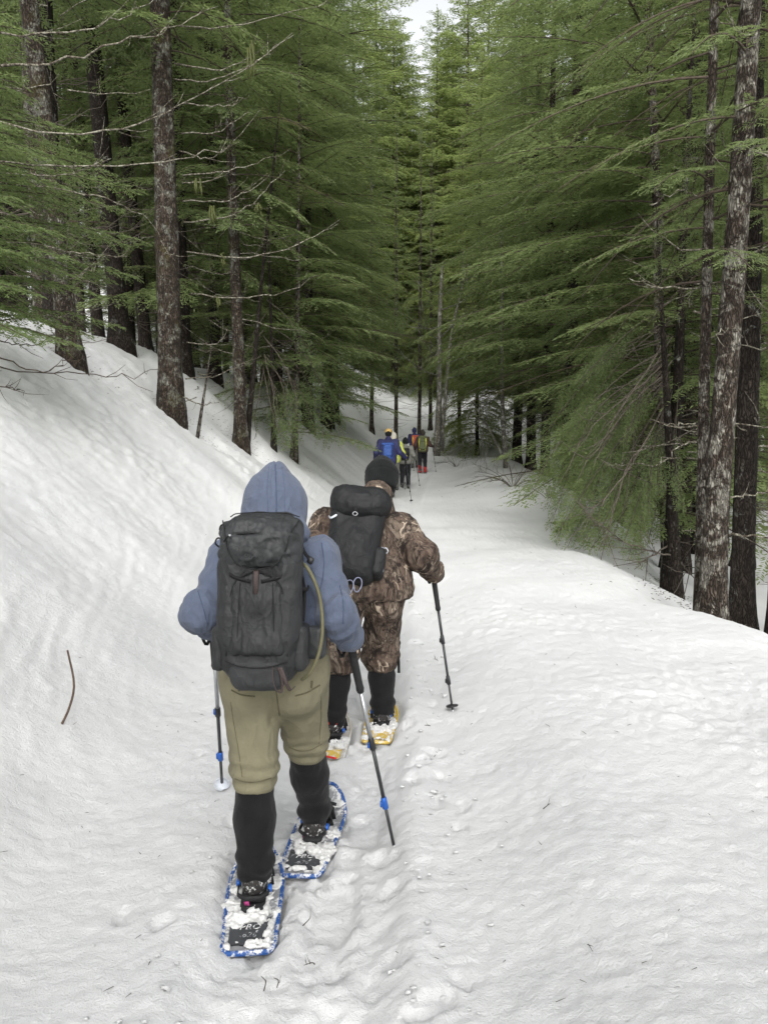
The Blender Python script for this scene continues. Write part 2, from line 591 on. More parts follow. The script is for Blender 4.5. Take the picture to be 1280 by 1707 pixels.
def build_snow():
    y1 = geo_steps(1.2, 14, 0.0067, 0.012)
    y2 = geo_steps(y1[-1] + 0.1, 170, 0.012, 0.1)
    ys = np.concatenate([np.linspace(-12, 1.1, 40), y1, y2])
    xr = geo_steps(2.4, 110, 0.017, 0.027)
    xl = np.concatenate([geo_steps(2.4, 9, 0.0095, 0.024), geo_steps(9.2, 110, 0.03, 0.1)])
    xs = np.concatenate([-xl[::-1], np.arange(-2.38, 2.39, 0.021), xr])
    X, Y = np.meshgrid(xs, ys)
    h = base_h(X, Y)
    u = X - xt(Y)
    R = np.sqrt(X ** 2 + Y ** 2)
    fade = 1 - sstep(14, 30, R)
    # crust: scalloped melt hollows, stronger on the left bank
    left = sstep(1.2, 2.4, -u)
    lf = sstep(1.0, 2.2, -u)
    wx, wy = X * (1 - 0.12 * lf) + 0.05 * noise3(X * 6, Y * 6, 0.3), Y * (1 - 0.45 * lf) + 0.05 * noise3(X * 6, Y * 6, 8.3)
    cup = worley(wx * 7.5, wy * 7.5)
    cup2 = worley(wx * 15 + 40, wy * 13)
    cup3 = worley(wx * 4.1 + 9, wy * 4.1) ** 2 * (1 - left)
    ins0 = 1 - sstep(0.30, 0.55, np.abs(u))
    calm = 0.35 + 0.65 * sstep(-0.3, 0.4, noise3(X * 0.6, Y * 0.6, 31.0))
    right = sstep(0.5, 1.1, u)
    h = h + fade * (calm * (1 - 0.7 * ins0)) * (cup * (0.058 * left + 0.007 * right + 0.004) + cup2 * (0.034 * left + 0.014 * right + 0.010) + cup3 * 0.008)
    near = 1 - sstep(7, 13, R)
    h = h + fade * (0.005 * noise3(X * 3, Y * 3, 2.2) + 0.004 * noise3(X * 9, Y * 7, 6.2)) + near * (0.005 * noise3(X * 24, Y * 20, 1.2) - 0.006 * np.abs(noise3(X * 34, Y * 30, 7.2)) + 0.0035 * noise3(X * 60, Y * 55, 2.9))
    # broken, trodden snow in the track
    ins = 1 - sstep(0.30, 0.50, np.abs(u))
    h = h + trail_dip(X, Y) * (1 - 0.6 * sstep(20, 40, Y))
    h = h + ins * fade * (0.004 * noise3(X * 8, Y * 6, 12) + 0.006 * noise3(X * 19, Y * 17, 15) + 0.006 * noise3(X * 40, Y * 36, 3))
    h = h + (1 - sstep(0.45, 0.95, np.abs(u))) * fade * 0.006 * np.abs(noise3(X * 17, Y * 15, 22))
    for (cx, cy, an, hl, hw, dp) in PRINTS:
        rr = hl + 0.15
        i0, i1 = np.searchsorted(ys, (cy - rr, cy + rr)); j0, j1 = np.searchsorted(xs, (cx - rr, cx + rr))
        if i1 <= i0 or j1 <= j0: continue
        xx, yy = X[i0:i1, j0:j1] - cx, Y[i0:i1, j0:j1] - cy
        c, s = math.cos(an), math.sin(an)
        a, b = (xx * c - yy * s) / hw, (xx * s + yy * c) / hl
        rd = (np.abs(a) ** 3 + np.abs(b) ** 3) ** (1 / 3.0) + 0.22 * noise3(X[i0:i1, j0:j1] * 22, Y[i0:i1, j0:j1] * 22, cx)
        h[i0:i1, j0:j1] += -dp * (1 - sstep(0.86, 1.03, rd)) + dp * 0.22 * np.exp(-((rd - 1.22) / 0.16) ** 2)
    for (cx, cy, dp, rr) in WELLS:
        i0, i1 = np.searchsorted(ys, (cy - 3 * rr, cy + 3 * rr)); j0, j1 = np.searchsorted(xs, (cx - 3 * rr, cx + 3 * rr))
        d2 = (X[i0:i1, j0:j1] - cx) ** 2 + (Y[i0:i1, j0:j1] - cy) ** 2
        h[i0:i1, j0:j1] -= dp * np.exp(-d2 / rr ** 2)
    nx, ny = len(xs), len(ys)
    idx = np.arange(nx * ny).reshape(ny, nx)
    q = np.stack([idx[:-1, :-1], idx[:-1, 1:], idx[1:, 1:], idx[1:, :-1]], -1).reshape(-1, 4)
    me = mesh_from('snow_ground', np.stack([X, Y, h], -1).reshape(-1, 3), q, [M['snow']], smooth=True)
    o = link('snow_ground', me)
    tag(o, kind='structure')
    return o


WELLS = []       # hollows melted round the trunks: x, y, depth, radius
# ---------------------------------------------------------------- hemlocks
def bough_arrays(rng, pts, spread=0.42, step=0.055, tl=0.065, tw=0.017, tstep=0.045, droop=0.25, bare=0.12, base_tint=0.5, up=(0, 0, 1)):
    """flat feathery bough along the line pts: returns twig quads (n,4,3) and tints (n,)"""
    pts = np.asarray(pts, float)
    seg = np.linalg.norm(np.diff(pts, axis=0), axis=1)
    L = seg.sum()
    cum = np.concatenate([[0], np.cumsum(seg)]) / L
    tan = np.gradient(pts, axis=0); tan /= np.linalg.norm(tan, axis=1)[:, None] + 1e-9
    up = np.array(up, float)
    ss = np.arange(bare, 0.995, step / L)
    Q, T = [], []
    side = 1
    for s in ss:
        side = -side
        p = np.array([np.interp(s, cum, pts[:, k]) for k in range(3)])
        t = np.array([np.interp(s, cum, tan[:, k]) for k in range(3)])
        sv = np.cross(t, up)
        nv = np.linalg.norm(sv)
        sv = sv / nv if nv > 1e-3 else np.array((0, 1.0, 0))
        nrm = np.cross(sv, t)
        ln = (spread * L * (1 - s) ** 0.75 * min(1, 0.35 + (s - bare) * 3.0) + 0.06) * rng.uniform(0.6, 1.15)
        ln = min(ln, 1.25)
        a = math.radians(rng.uniform(38, 62))
        d = t * math.cos(a) + sv * side * math.sin(a) + nrm * rng.uniform(-0.16, 0.12)
        m = max(2, int(ln / tstep * 2))
        r = (np.arange(m) + rng.rand(m) * 0.8) / m
        sd = np.where(np.arange(m) % 2 == 0, 1, -1)
        base = p + d * (r * ln)[:, None]
        base[:, 2] -= droop * (r * ln) ** 2 * 1.6
        b = np.cross(d, nrm); b /= np.linalg.norm(b) + 1e-9
        aa = np.radians(rng.uniform(28, 62, m)) * sd
        aa = np.where(r > 0.93, aa * 0.15, aa)
        td = d * np.cos(aa)[:, None] + b * np.sin(aa)[:, None] + nrm * rng.uniform(-0.35, 0.25, m)[:, None]
        td[:, 2] -= droop * r * 0.9
        td /= np.linalg.norm(td, axis=1)[:, None]
        l = tl * rng.uniform(0.6, 1.4, m) * (1.15 - 0.45 * r)
        wv = np.cross(td, nrm + rng.normal(0, 0.45, (m, 3)))
        wv /= np.linalg.norm(wv, axis=1)[:, None] + 1e-9
        w = tw * rng.uniform(0.7, 1.3, m)
        mid = base + td * (l * 0.5)[:, None]
        tip = base + td * l[:, None]
        Q.append(np.stack([base, mid + wv * w[:, None] * 0.5, tip, mid - wv * w[:, None] * 0.5], 1))
        T.append((base_tint + rng.normal(0, 0.10, m) + 0.16 * (s - 0.5) + 0.14 * r).clip(.16 if base_tint > 0 else -1, 2))
    # the branchlet stalks are shown by the twig quads; the axis itself comes as a tube
    return np.concatenate(Q), np.concatenate(T)


class Crown:
    def __init__(s): s.q, s.t, s.w = [], [], Geo()

    def bough(s, rng, pts, r0=0.012, wood=True, **kw):
        q, t = bough_arrays(rng, pts, **kw)
        s.q.append(q); s.t.append(t)
        if wood:
            n = len(pts)
            s.w.tube(pts, np.linspace(r0, r0 * 0.25, n), 3, 0, cap=False)

    def mesh(s, name, leaf, wood):
        q = np.concatenate(s.q); t = np.concatenate(s.t)
        v = q.reshape(-1, 3); f = np.arange(len(v)).reshape(-1, 4)
        tint = np.repeat(t, 4)
        mi = [0] * len(f)
        faces = [f]
        if s.w.n:
            wv = np.concatenate(s.w.v)
            wf = np.concatenate(s.w.q) + len(v)
            v = np.vstack([v, wv]); faces = [np.vstack([f, wf])]
            mi += [1] * len(wf); tint = np.concatenate([tint, np.zeros(len(wv))])
        return mesh_from(name, v, faces, [leaf, wood], mi, False, tint)


def crown_mesh(name, seed, H, hb, R, n, step, tl, tw, tstep, leaf, low_droop=0.55, prof=0.75, zexp=1.15):
    rng = np.random.RandomState(seed)
    c = Crown()
    for i in range(n):
        f = (i + rng.rand()) / n
        z = hb + (H - hb) * f ** zexp * 0.985
        g = (z - hb) / (H - hb)
        L = R * (1 - g) ** prof * (0.72 + 0.28 * min(1, g * 5)) * rng.uniform(0.62, 1.12) + 0.12
        az = i * 2.39996 + rng.uniform(-0.5, 0.5)
        el = 0.30 * g + rng.uniform(-0.06, 0.22)
        dead = g < 0.45 and rng.rand() < 0.13
        dr = (low_droop * (1 - g) + 0.16) * rng.uniform(0.6, 1.3)
        k = np.linspace(0, 1, 8)
        bend = rng.uniform(-0.12, 0.12)
        rad = L * k
        zz = z + L * (el * k - dr * k ** 2 * 0.75)
        x = rad * math.cos(az) - bend * L * k ** 2 * math.sin(az)
        y = rad * math.sin(az) + bend * L * k ** 2 * math.cos(az)
        c.bough(rng, np.stack([x, y, zz], 1), 0.008 + 0.006 * L, spread=0.48, step=step * (1.6 if dead else 1), tl=tl, tw=tw * (.55 if dead else 1), tstep=tstep * (1.5 if dead else 1),
                droop=0.20 * rng.uniform(.4, 1.8), bare=0.08 if L < 1.6 else 0.15, base_tint=-0.15 if dead else 0.60 + rng.normal(0, 0.15))
    # leader
    c.bough(rng, np.stack([np.linspace(0, 0.15, 6), np.zeros(6), np.linspace(H - 0.9, H + 0.25, 6)], 1), 0.01, spread=0.25, step=step, tl=tl, tw=tw,
            tstep=tstep, droop=0.1, bare=0.0, base_tint=0.6, up=(0, 1, 0.2))
    return c.mesh(name, leaf, M['twig_dark'])


def dead_twig_mesh(name, seed, z0, z1, n, Lm, r_tr, mat):
    """bare dead lower limbs"""
    rng = np.random.RandomState(seed)
    g = Geo()
    for i in range(n):
        z = rng.uniform(z0, z1); az = rng.uniform(0, 6.28); L = Lm * rng.uniform(0.35, 1.1)
        k = np.linspace(0, 1, 6)
        e0, cu = rng.uniform(-0.45, 0.05), rng.uniform(0.1, 0.5)
        rad = r_tr * 0.7 + L * k
        bd = rng.uniform(-.25, .25)
        a = az + bd * k ** 2
        zz = z + L * (e0 * k + cu * k ** 2) + 0.02 * rng.normal(0, 1, 6) * L
        P = np.stack([rad * np.cos(a), rad * np.sin(a), zz], 1)
        g.tube(P, np.linspace(0.011, 0.003, 6), 4, 0, cap=False)
        for j in range(rng.randint(1, 4)):
            b = rng.randint(2, 5); q = P[b]
            d = P[b + 1] - P[b]; d /= np.linalg.norm(d)
            d = d + rng.normal(0, 0.5, 3); l = L * rng.uniform(.15, .4)
            g.tube([q, q + d * l * .5 + np.array((0, 0, .03 * l)), q + d * l + np.array((0, 0, .15 * l))], [0.005, 0.004, 0.002], 3, 0, cap=False)
    return g.mesh(name, [mat])


def trunk_mesh(name, H, r, seed, mat, sides=10, rows=22, sink=0.8, rough=0.05, lean=(0, 0), flare=0.45, sway=0.05):
    """tapered bole with flare and a rough surface"""
    z = np.concatenate([np.linspace(-sink, 1.2, 10 if rows > 40 else 6), np.linspace(1.2, H, rows)[1:]])
    if rows > 40:
        z = np.concatenate([np.linspace(-sink, min(H, 7), rows), np.linspace(min(H, 7), H, 12)[1:]])
    a = np.arange(sides) * 2 * math.pi / sides
    Z, A = np.meshgrid(z, a, indexing='ij')
    rad = r * np.clip(1 - Z / (H * 1.03), 0.02, 1) ** 0.8
    rad = rad * (1 + flare * np.exp(-np.maximum(Z, 0) / 0.28) + flare * 0.6 * np.clip(-Z, 0, 1))
    cx, cy = np.cos(A), np.sin(A)
    rad = rad * (1 + rough * fbm3(cx * 1.5 + seed, cy * 1.5, Z * 1.3, 3) + rough * 0.7 * noise3(cx * 5 + seed, cy * 5, Z * 4))
    if sides > 30:
        rad = rad + r * 0.05 * np.abs(noise3(cx * 7 + seed, cy * 7, Z * 9)) + r * 0.035 * noise3(cx * 15, cy * 15 + seed, Z * 22)
    ox = lean[0] * Z + sway * noise3(Z * 0.25, seed, 0.5); oy = lean[1] * Z + sway * noise3(Z * 0.25, seed, 9.5)
    v = np.stack([rad * cx + ox, rad * cy + oy, Z], -1).reshape(-1, 3)
    n = len(z)
    idx = np.arange(n * sides).reshape(n, sides)
    nx = np.roll(idx, -1, 1)
    q = np.stack([idx[:-1], nx[:-1], nx[1:], idx[1:]], -1).reshape(-1, 4)
    return mesh_from(name, v, q, [mat], smooth=True)


NEAR = dict(step=0.060, tl=0.075, tw=0.020, tstep=0.046)
MIDL = dict(step=0.068, tl=0.110, tw=0.027, tstep=0.054)
FINE = dict(step=0.050, tl=0.055, tw=0.0105, tstep=0.026)
FARK = dict(step=0.110, tl=0.180, tw=0.056, tstep=0.085)
KIND = {}


def make_kind(key, seed, H, hb, R, n, r, lod, leaf='needle', bark='bark', dead=0, dead_top=None, **kw):
    KIND[key] = dict(H=H, crown=crown_mesh('crown', seed, H, hb, R, n, leaf=M[leaf], **lod, **kw),
                     trunk=trunk_mesh('trunk', H, r, seed, M[bark]),
                     dead=dead_twig_mesh('dead_twigs', seed, 0.6, dead_top or hb + 1, dead, 1.5, r, M['twig_grey']) if dead else None)


make_kind('full_a', 1, 22, 0.9, 4.2, 124, 0.16, MIDL, dead=10, prof=0.85, zexp=1.0, low_droop=.30)
make_kind('full_b', 2, 25, 1.5, 4.5, 150, 0.17, MIDL, 'needle', dead=14, prof=0.80, zexp=1.0, low_droop=.34)
make_kind('full_c', 12, 23, 3.3, 4.7, 150, 0.17, MIDL, 'needle', dead=26, dead_top=4.2, prof=0.90, zexp=1.0, low_droop=.30)
make_kind('young', 3, 9, 0.5, 2.1, 84, 0.08, MIDL, 'needle_bright')
make_kind('tall_a', 4, 24, 6.5, 2.7, 84, 0.20, MIDL, dead=46, dead_top=8.0)
make_kind('tall_b', 5, 22, 4.8, 2.6, 84, 0.15, MIDL, bark='bark_moss', dead=40, dead_top=6.0)
make_kind('far_a', 6, 26, 0.8, 4.6, 240, 0.13, FARK, 'needle_sunlit', prof=0.50, zexp=1.0)
make_kind('far_b', 7, 25, 3.6, 4.6, 220, 0.15, FARK, 'needle_sunlit', dead=24, prof=0.5, zexp=1.0)

make_kind('near_tall', 9, 17, 3.9, 2.3, 54, 0.12, FINE, dead=20, dead_top=5.0)

TREE_AT = []


def tree(kind, x, y, label, group=None, sc=1.0, rz=None, z=None, cat='tree', lean=(0, 0), name='hemlock_tree', rng=random.Random(3)):
    k = KIND[kind]
    z = ground_z(x, y) if z is None else z
    t = empty(name, (x, y, z), rng.uniform(0, 6.28) if rz is None else rz)
    t.scale = (sc, sc, sc)
    if lean != (0, 0):
        t.rotation_euler = (lean[1], lean[0], t.rotation_euler.z)
    tag(t, label, cat, group)
    link('trunk', k['trunk'], t)
    link('crown', k['crown'], t)
    if k['dead']: tag(link('dead_twigs', k['dead'], t), kind='stuff')
    TREE_AT.append((x, y))
    WELLS.append((x, y, 0.14, 0.45 * sc))
    return t


def lean_to(p0, p1):
    d = (Vector(p1) - Vector(p0))
    return (d.x / d.z, d.y / d.z)


def special(px, py, yd, r, top, bark, label, crown=None, H=18, sides=14, rows=22, name='hemlock_tree', flare=0.45, rough=0.05, base_z=None, sc=1.0, dead=None, sway=0.04):
    """a tree whose bole stands where the photo shows it, leaning as it does; top = pixel its bole passes at the frame's top"""
    p = W(px, py, yd)
    z = ground_z(p.x, yd) if base_z is None else base_z
    q = W(top[0], top[1], yd)
    ln = ((q.x - p.x) / (q.z - p.z), 0.0)
    t = empty(name, (p.x, yd, z))
    tag(t, label, 'tree')
    link('trunk', trunk_mesh('trunk', H, r, px, M[bark], sides, rows, lean=ln, flare=flare, rough=rough, sway=sway), t)
    if crown:
        c = link('crown', KIND[crown]['crown'], t)
        c.scale = (sc, sc, H / KIND[crown]['H'])
        c.rotation_euler = (0, math.atan(ln[0]), 0)
    if dead:
        tag(link('dead_twigs', dead_twig_mesh('dead_twigs', px, *dead, r, M['twig_lichen']), t), kind='stuff')
    TREE_AT.append((p.x, yd))
    WELLS.append((p.x, yd, 0.22, 0.55))
    return t, p, ln


def limb(t, pts, r0, r1, mat, n=14, sides=6, rng=None, twigs=0, name='branch', tl=0.25):
    """a bare limb through world points, a part of tree t"""
    P = curve_pts(pts, n)
    if rng is not None:
        P = P + rng.normal(0, 0.016, P.shape) * np.linspace(.3, 1.3, n)[:, None]
    o = np.array(t.location)
    g = Geo()
    g.tube(P - o, np.linspace(r0, r1, n), sides, 0)
    if twigs:
        for j in range(twigs):
            i = rng.randint(n // 3, n - 1)
            d = P[min(i + 1, n - 1)] - P[i - 1]; d /= np.linalg.norm(d)
            d = d + rng.normal(0, 0.55, 3) + np.array((0, 0, .2)); l = tl * rng.uniform(.4, 1.2)
            q = P[i] - o
            g.tube([q, q + d * l * .5, q + d * l + np.array((0, 0, .2 * l))], [r1 * 1.3, r1, r1 * .5], 4, 0)
    return g.obj(name, [mat], t)


def WP(pts):
    return [W(*p) for p in pts]


# --- the big mossy bole on the left bank with its dead limbs
big, bp, _ = special(287, 668, 12.95, 0.200, (268, 0), 'bark_moss', 'thick mossy hemlock trunk at the top of the snowy bank, with curved dead limbs',
                     crown='tall_a', H=21, sides=40, rows=150, flare=0.28, rough=0.07)
_rg = np.random.RandomState(8)
for pts in (
    [(305, 335, 12.9), (375, 336, 12.2), (410, 320, 12.0), (442, 300, 12.0)],
    [(305, 370, 12.9), (380, 361, 12.3), (430, 330, 12.2), (475, 282, 12.4)],
    [(312, 420, 12.9), (400, 429, 12.0), (470, 418, 11.8), (520, 395, 12.0), (566, 366, 12.3)],
    [(320, 490, 12.9), (400, 497, 12.2), (470, 488, 12.0), (527, 460, 12.2)],
    [(290, 105, 12.9), (360, 117, 12.3), (400, 105, 12.2), (421, 84, 12.3)],
    [(290, 132, 12.9), (350, 134, 12.3), (420, 105, 12.2), (490, 55, 12.5)],
    [(300, 44, 12.9), (375, 46, 12.3), (450, 26, 12.2), (550, 6, 12.6)],
    [(303, 172, 12.9), (368, 177, 12.4), (415, 162, 12.5)],
    [(303, 222, 12.9), (365, 219, 12.4), (414, 183, 12.5)],
    [(305, 305, 12.9), (350, 301, 12.5), (392, 276, 12.5)],
    [(305, 292, 12.9), (400, 281, 12.3), (470, 256, 12.3)],
    [(310, 632, 12.9), (360, 627, 12.4), (418, 603, 12.2)],
    [(305, 662, 12.8), (340, 675, 12.3), (366, 665, 12.2)],
    [(300, 252, 12.9), (345, 262, 12.4), (388, 245, 12.3)],
    [(312, 570, 12.9), (350, 575, 12.3), (380, 562, 12.4)],
):
    limb(big, WP(pts), 0.0125, 0.003, M['twig_lichen'], rng=_rg, twigs=4)
g = Geo()
for (px, py, l) in ((353, 345, .28), (375, 430, .12), (430, 340, .14), (330, 300, .22), (418, 75, .5), (365, 500, .12)):
    p = np.array(W(px, py, 12.2)) - np.array(big.location)
    for k in range(5):
        a = p + _rg.normal(0, .03, 3)
        g.tube([a, a + (0, 0, -l * .5) + _rg.normal(0, .02, 3), a + (0, 0, -l) + _rg.normal(0, .03, 3)], [.012, .018, .002], 4, 0)
me = g.mesh('hanging_moss', [M['moss']]); at_ = me.attributes.new('tint', 'FLOAT', 'POINT'); at_.data.foreach_set('value', np.full(len(me.vertices), .5, np.float32))
tag(link('hanging_moss', me, big), kind='stuff')

# --- other boles on the left
special(400, 695, 15.4, 0.125, (378, 0), 'bark_moss', 'slim straight trunk just right of the thick mossy trunk, at the bank edge', crown='tall_b', H=19, sides=24, rows=60, dead=(1.0, 5.5, 22, 1.4))
special(409, 690, 15.6, 0.060, (440, 380), 'bark', 'thin dark stem leaning close against the slim straight trunk', H=7, sides=10, dead=(0.6, 5.0, 18, 0.9))
special(492, 728, 18.8, 0.080, (497, 300), 'bark_lichen', 'thin pale trunk rising from the bank beside drooping boughs', crown='full_a', H=13, dead=(0.5, 4, 16, 1.2), sc=.8)
special(118, 572, 11.2, 0.150, (50, 0), 'bark_moss', 'leaning trunk at the upper left with crusty lichened bark', crown='tall_a', H=19, sides=24, rows=60, dead=(1.0, 5, 12, 1.3))
special(202, 566, 16.0, 0.200, (150, 0), 'bark', 'dark trunk between the leaning trunk and the thick mossy trunk', crown='tall_a', H=22, sides=16, dead=(1.0, 6, 22, 1.5))
special(243, 580, 18.5, 0.150, (190, 0), 'bark', 'dark trunk deep in shade close behind the thick mossy trunk', crown='tall_b', H=20, dead=(1.0, 6, 22, 1.5))
special(167, 556, 19.5, 0.130, (118, 0), 'bark', 'narrow dark trunk standing far back behind the leaning trunk', crown='tall_b', H=20, dead=(1.0, 6, 20, 1.3))
special(330, 672, 13.3, 0.032, (347, 560), 'bark_lichen', 'broken bare sapling stub beside the foot of the thick mossy trunk', H=1.5, sides=8, flare=.1, dead=(0.5, 1.4, 5, .5), name='dead_sapling')

# --- the tree just out of frame at the left, whose boughs and dead limbs reach in
edge, ep, _ = special(-95, 640, 8.6, 0.17, (-150, 0), 'bark_lichen', 'hemlock at the left edge whose green sprays and long dead limbs reach in', H=16, sides=20, rows=60)
cr = Crown()
_rg = np.random.RandomState(21)
off = np.array(edge.location)
for (px, py, yd, rise) in (
    (60, 165, 8.2, .5), (30, 95, 8.6, .4), (150, 225, 8.8, .3), (65, 250, 7.6, .5), (110, 310, 7.9, .5), (30, 330, 7.2, .4), (90, 385, 7.4, .5),
    (240, 322, 9.6, .25), (205, 350, 8.8, .4), (250, 405, 9.2, .35), (120, 430, 7.4, .55), (235, 462, 9.0, .4), (60, 490, 7.2, .5), (165, 490, 8.0, .5),
    (120, 575, 7.4, .6), (205, 545, 8.6, .5), (40, 560, 6.9, .6), (170, 270, 9.8, .2), (20, 210, 7.4, .4), (70, 60, 8.4, .4), (130, 400, 8.4, .4), (30, 420, 7.0, .4),
    (85, 540, 7.8, .6), (180, 430, 8.8, .4), (10, 20, 7.8, .4), (100, 480, 8.0, .4), (200, 300, 10.0, .3), (160, 360, 9.4, .4), (140, 330, 8.6, .4), (50, 290, 7.8, .5), (110, 350, 8.2, .5), (70, 440, 7.6, .5), (190, 470, 9.2, .4),
    (40, 130, 8.0, .4), (95, 210, 8.8, .4), (15, 380, 7.2, .5), (130, 460, 8.2, .5), (60, 530, 7.4, .6), (150, 560, 8.2, .6), (20, 480, 7.0, .5), (100, 270, 8.4, .4), (215, 410, 9.6, .4)):
    e = np.array(W(px, py, yd))
    b = np.array((off[0] + (-0.02) * (e[2] - off[2]), off[1], e[2] + rise * .55))
    if yd < 7.8: b[1] -= .3
    m1 = b + (e - b) * .35 + (0, 0, .10 * rise); m2 = b + (e - b) * .7 + (0, 0, .16 * rise)
    P = curve_pts([b, m1, m2, e], 10) - off
    cr.bough(_rg, P, 0.014, spread=.42, step=.040, tl=.060, tw=.015, tstep=.030, droop=.35, bare=.28, base_tint=.46 + _rg.normal(0, .1))
link('crown', cr.mesh('crown', M['needle_bright'], M['twig_dark']), edge)
for pts, r in (
    ([(-90, 20, 8.6), (0, 55, 8.2), (125, 52, 8.0), (200, 30, 8.1), (262, 0, 8.3)], .018),
    ([(-90, 100, 8.6), (0, 109, 8.2), (100, 101, 8.0), (210, 70, 8.0), (280, 48, 8.2), (365, 12, 8.6)], .022),
    ([(-90, 180, 8.6), (0, 203, 8.1), (75, 220, 7.9), (180, 217, 7.8), (260, 195, 7.9), (310, 170, 8.1), (425, 105, 8.5), (490, 55, 8.9)], .018),
    ([(-90, 262, 8.6), (0, 270, 8.2), (100, 277, 8.0), (250, 272, 8.0), (350, 255, 8.2), (392, 240, 8.4)], .017),
    ([(-60, 285, 8.6), (60, 292, 8.3), (115, 291, 8.2), (185, 262, 8.4)], .013),
    ([(-90, 300, 8.6), (75, 312, 8.3), (150, 324, 8.2), (215, 345, 8.3), (260, 380, 8.5), (280, 430, 8.7)], .013),
    ([(-90, 390, 8.6), (75, 412, 8.4), (150, 423, 8.3), (213, 431, 8.4)], .014),
    ([(-90, 465, 8.6), (35, 473, 8.3), (100, 470, 8.2), (140, 455, 8.3), (170, 434, 8.4)], .014),
    ([(-90, 420, 8.6), (50, 430, 8.3), (105, 422, 8.4)], .012),
    ([(-60, 535, 8.6), (90, 527, 8.2), (172, 503, 8.4)], .014),
    ([(-90, 560, 8.6), (0, 612, 8.0), (125, 622, 7.8), (215, 626, 7.8), (270, 614, 8.0)], .013),
    ([(-90, 540, 8.6), (0, 596, 7.8), (65, 617, 7.6), (110, 600, 7.7), (132, 576, 7.8)], .013),
    ([(-90, 530, 8.6), (0, 568, 8.0), (50, 575, 7.9), (145, 567, 8.0)], .012),
    ([(-60, 600, 8.6), (0, 640, 7.7), (45, 655, 7.5)], .016),
    ([(-60, 540, 8.6), (0, 545, 8.2), (90, 560, 8.1), (170, 552, 8.3)], .010),
):
    limb(edge, WP(pts), r * .72, .003, M['twig_lichen'] if pts[-1][1] < 540 else M['twig_dark'], n=20, rng=_rg, twigs=6, tl=.3)

# --- right-hand boles
r1, _, _ = special(1192, 1015, 7.3, 0.118, (1252, 0), 'bark_lichen', 'big pale lichened trunk at the right edge of the snow shelf', crown='near_tall', H=17, sides=40, rows=150, flare=.30, rough=.06, sway=.05)
r2, _, _ = special(1167, 995, 7.75, 0.062, (1188, 0), 'bark_lichen', 'slender blotched trunk close behind the left side of the big pale trunk', crown='near_tall', H=14, sides=24, rows=80, dead=(1.5, 5.5, 10, 1.0), flare=.2)
special(1237, 1018, 8.5, 0.130, (1262, 0), 'bark', 'dark brown trunk behind the right side of the big pale trunk', crown='near_tall', H=18, sides=20, rows=50, dead=(1.5, 6, 12, 1.2))
special(1300, 1040, 8.0, 0.11, (1330, 0), 'bark', 'dark trunk at the far right edge beside the dark brown trunk', crown='near_tall', H=18, dead=(1.0, 6, 12, 1.2))
special(1118, 900, 13.0, 0.105, (1085, 0), 'bark_lichen', 'thin mottled trunk left of the slender blotched trunk, half veiled by sprays', crown='full_b', H=17, dead=(1.2, 6, 26, 1.5))
special(1130, 912, 10.6, 0.085, (1120, 700), 'bark', 'short dark stem under the drooping green boughs on the right', H=5.5, dead=(.5, 4.8, 16, 1.2))
_rg = np.random.RandomState(31)
for t_, pts, r in ((r2, [(1166, 480, 7.75), (1120, 480, 7.5), (1080, 474, 7.4), (1052, 464, 7.4)], .010),
                   (r1, [(1262, 62, 7.3), (1235, 55, 7.1), (1196, 32, 7.0)], .012), (r1, [(1252, 250, 7.3), (1290, 262, 7.1), (1330, 270, 7.0)], .012),
                   (r1, [(1232, 240, 7.3), (1260, 245, 7.0), (1300, 258, 6.9)], .012),
                   (r1, [(1212, 892, 7.3), (1240, 893, 7.1), (1300, 900, 7.0)], .018),
                   (r2, [(1160, 705, 7.75), (1135, 708, 7.6), (1113, 709, 7.5)], .010),
                   (r2, [(1162, 735, 7.75), (1130, 745, 7.4), (1105, 770, 7.4)], .010),
                   (r1, [(1236, 560, 7.3), (1215, 545, 7.1), (1200, 560, 7.0)], .009),
                   (r2, [(1172, 330, 7.75), (1130, 318, 7.5), (1090, 340, 7.4)], .008),
                   (r1, [(1210, 830, 7.3), (1260, 825, 7.6), (1300, 818, 7.8)], .010)):
    limb(t_, WP(pts), r, .004, M['twig_lichen'], rng=_rg, twigs=3)

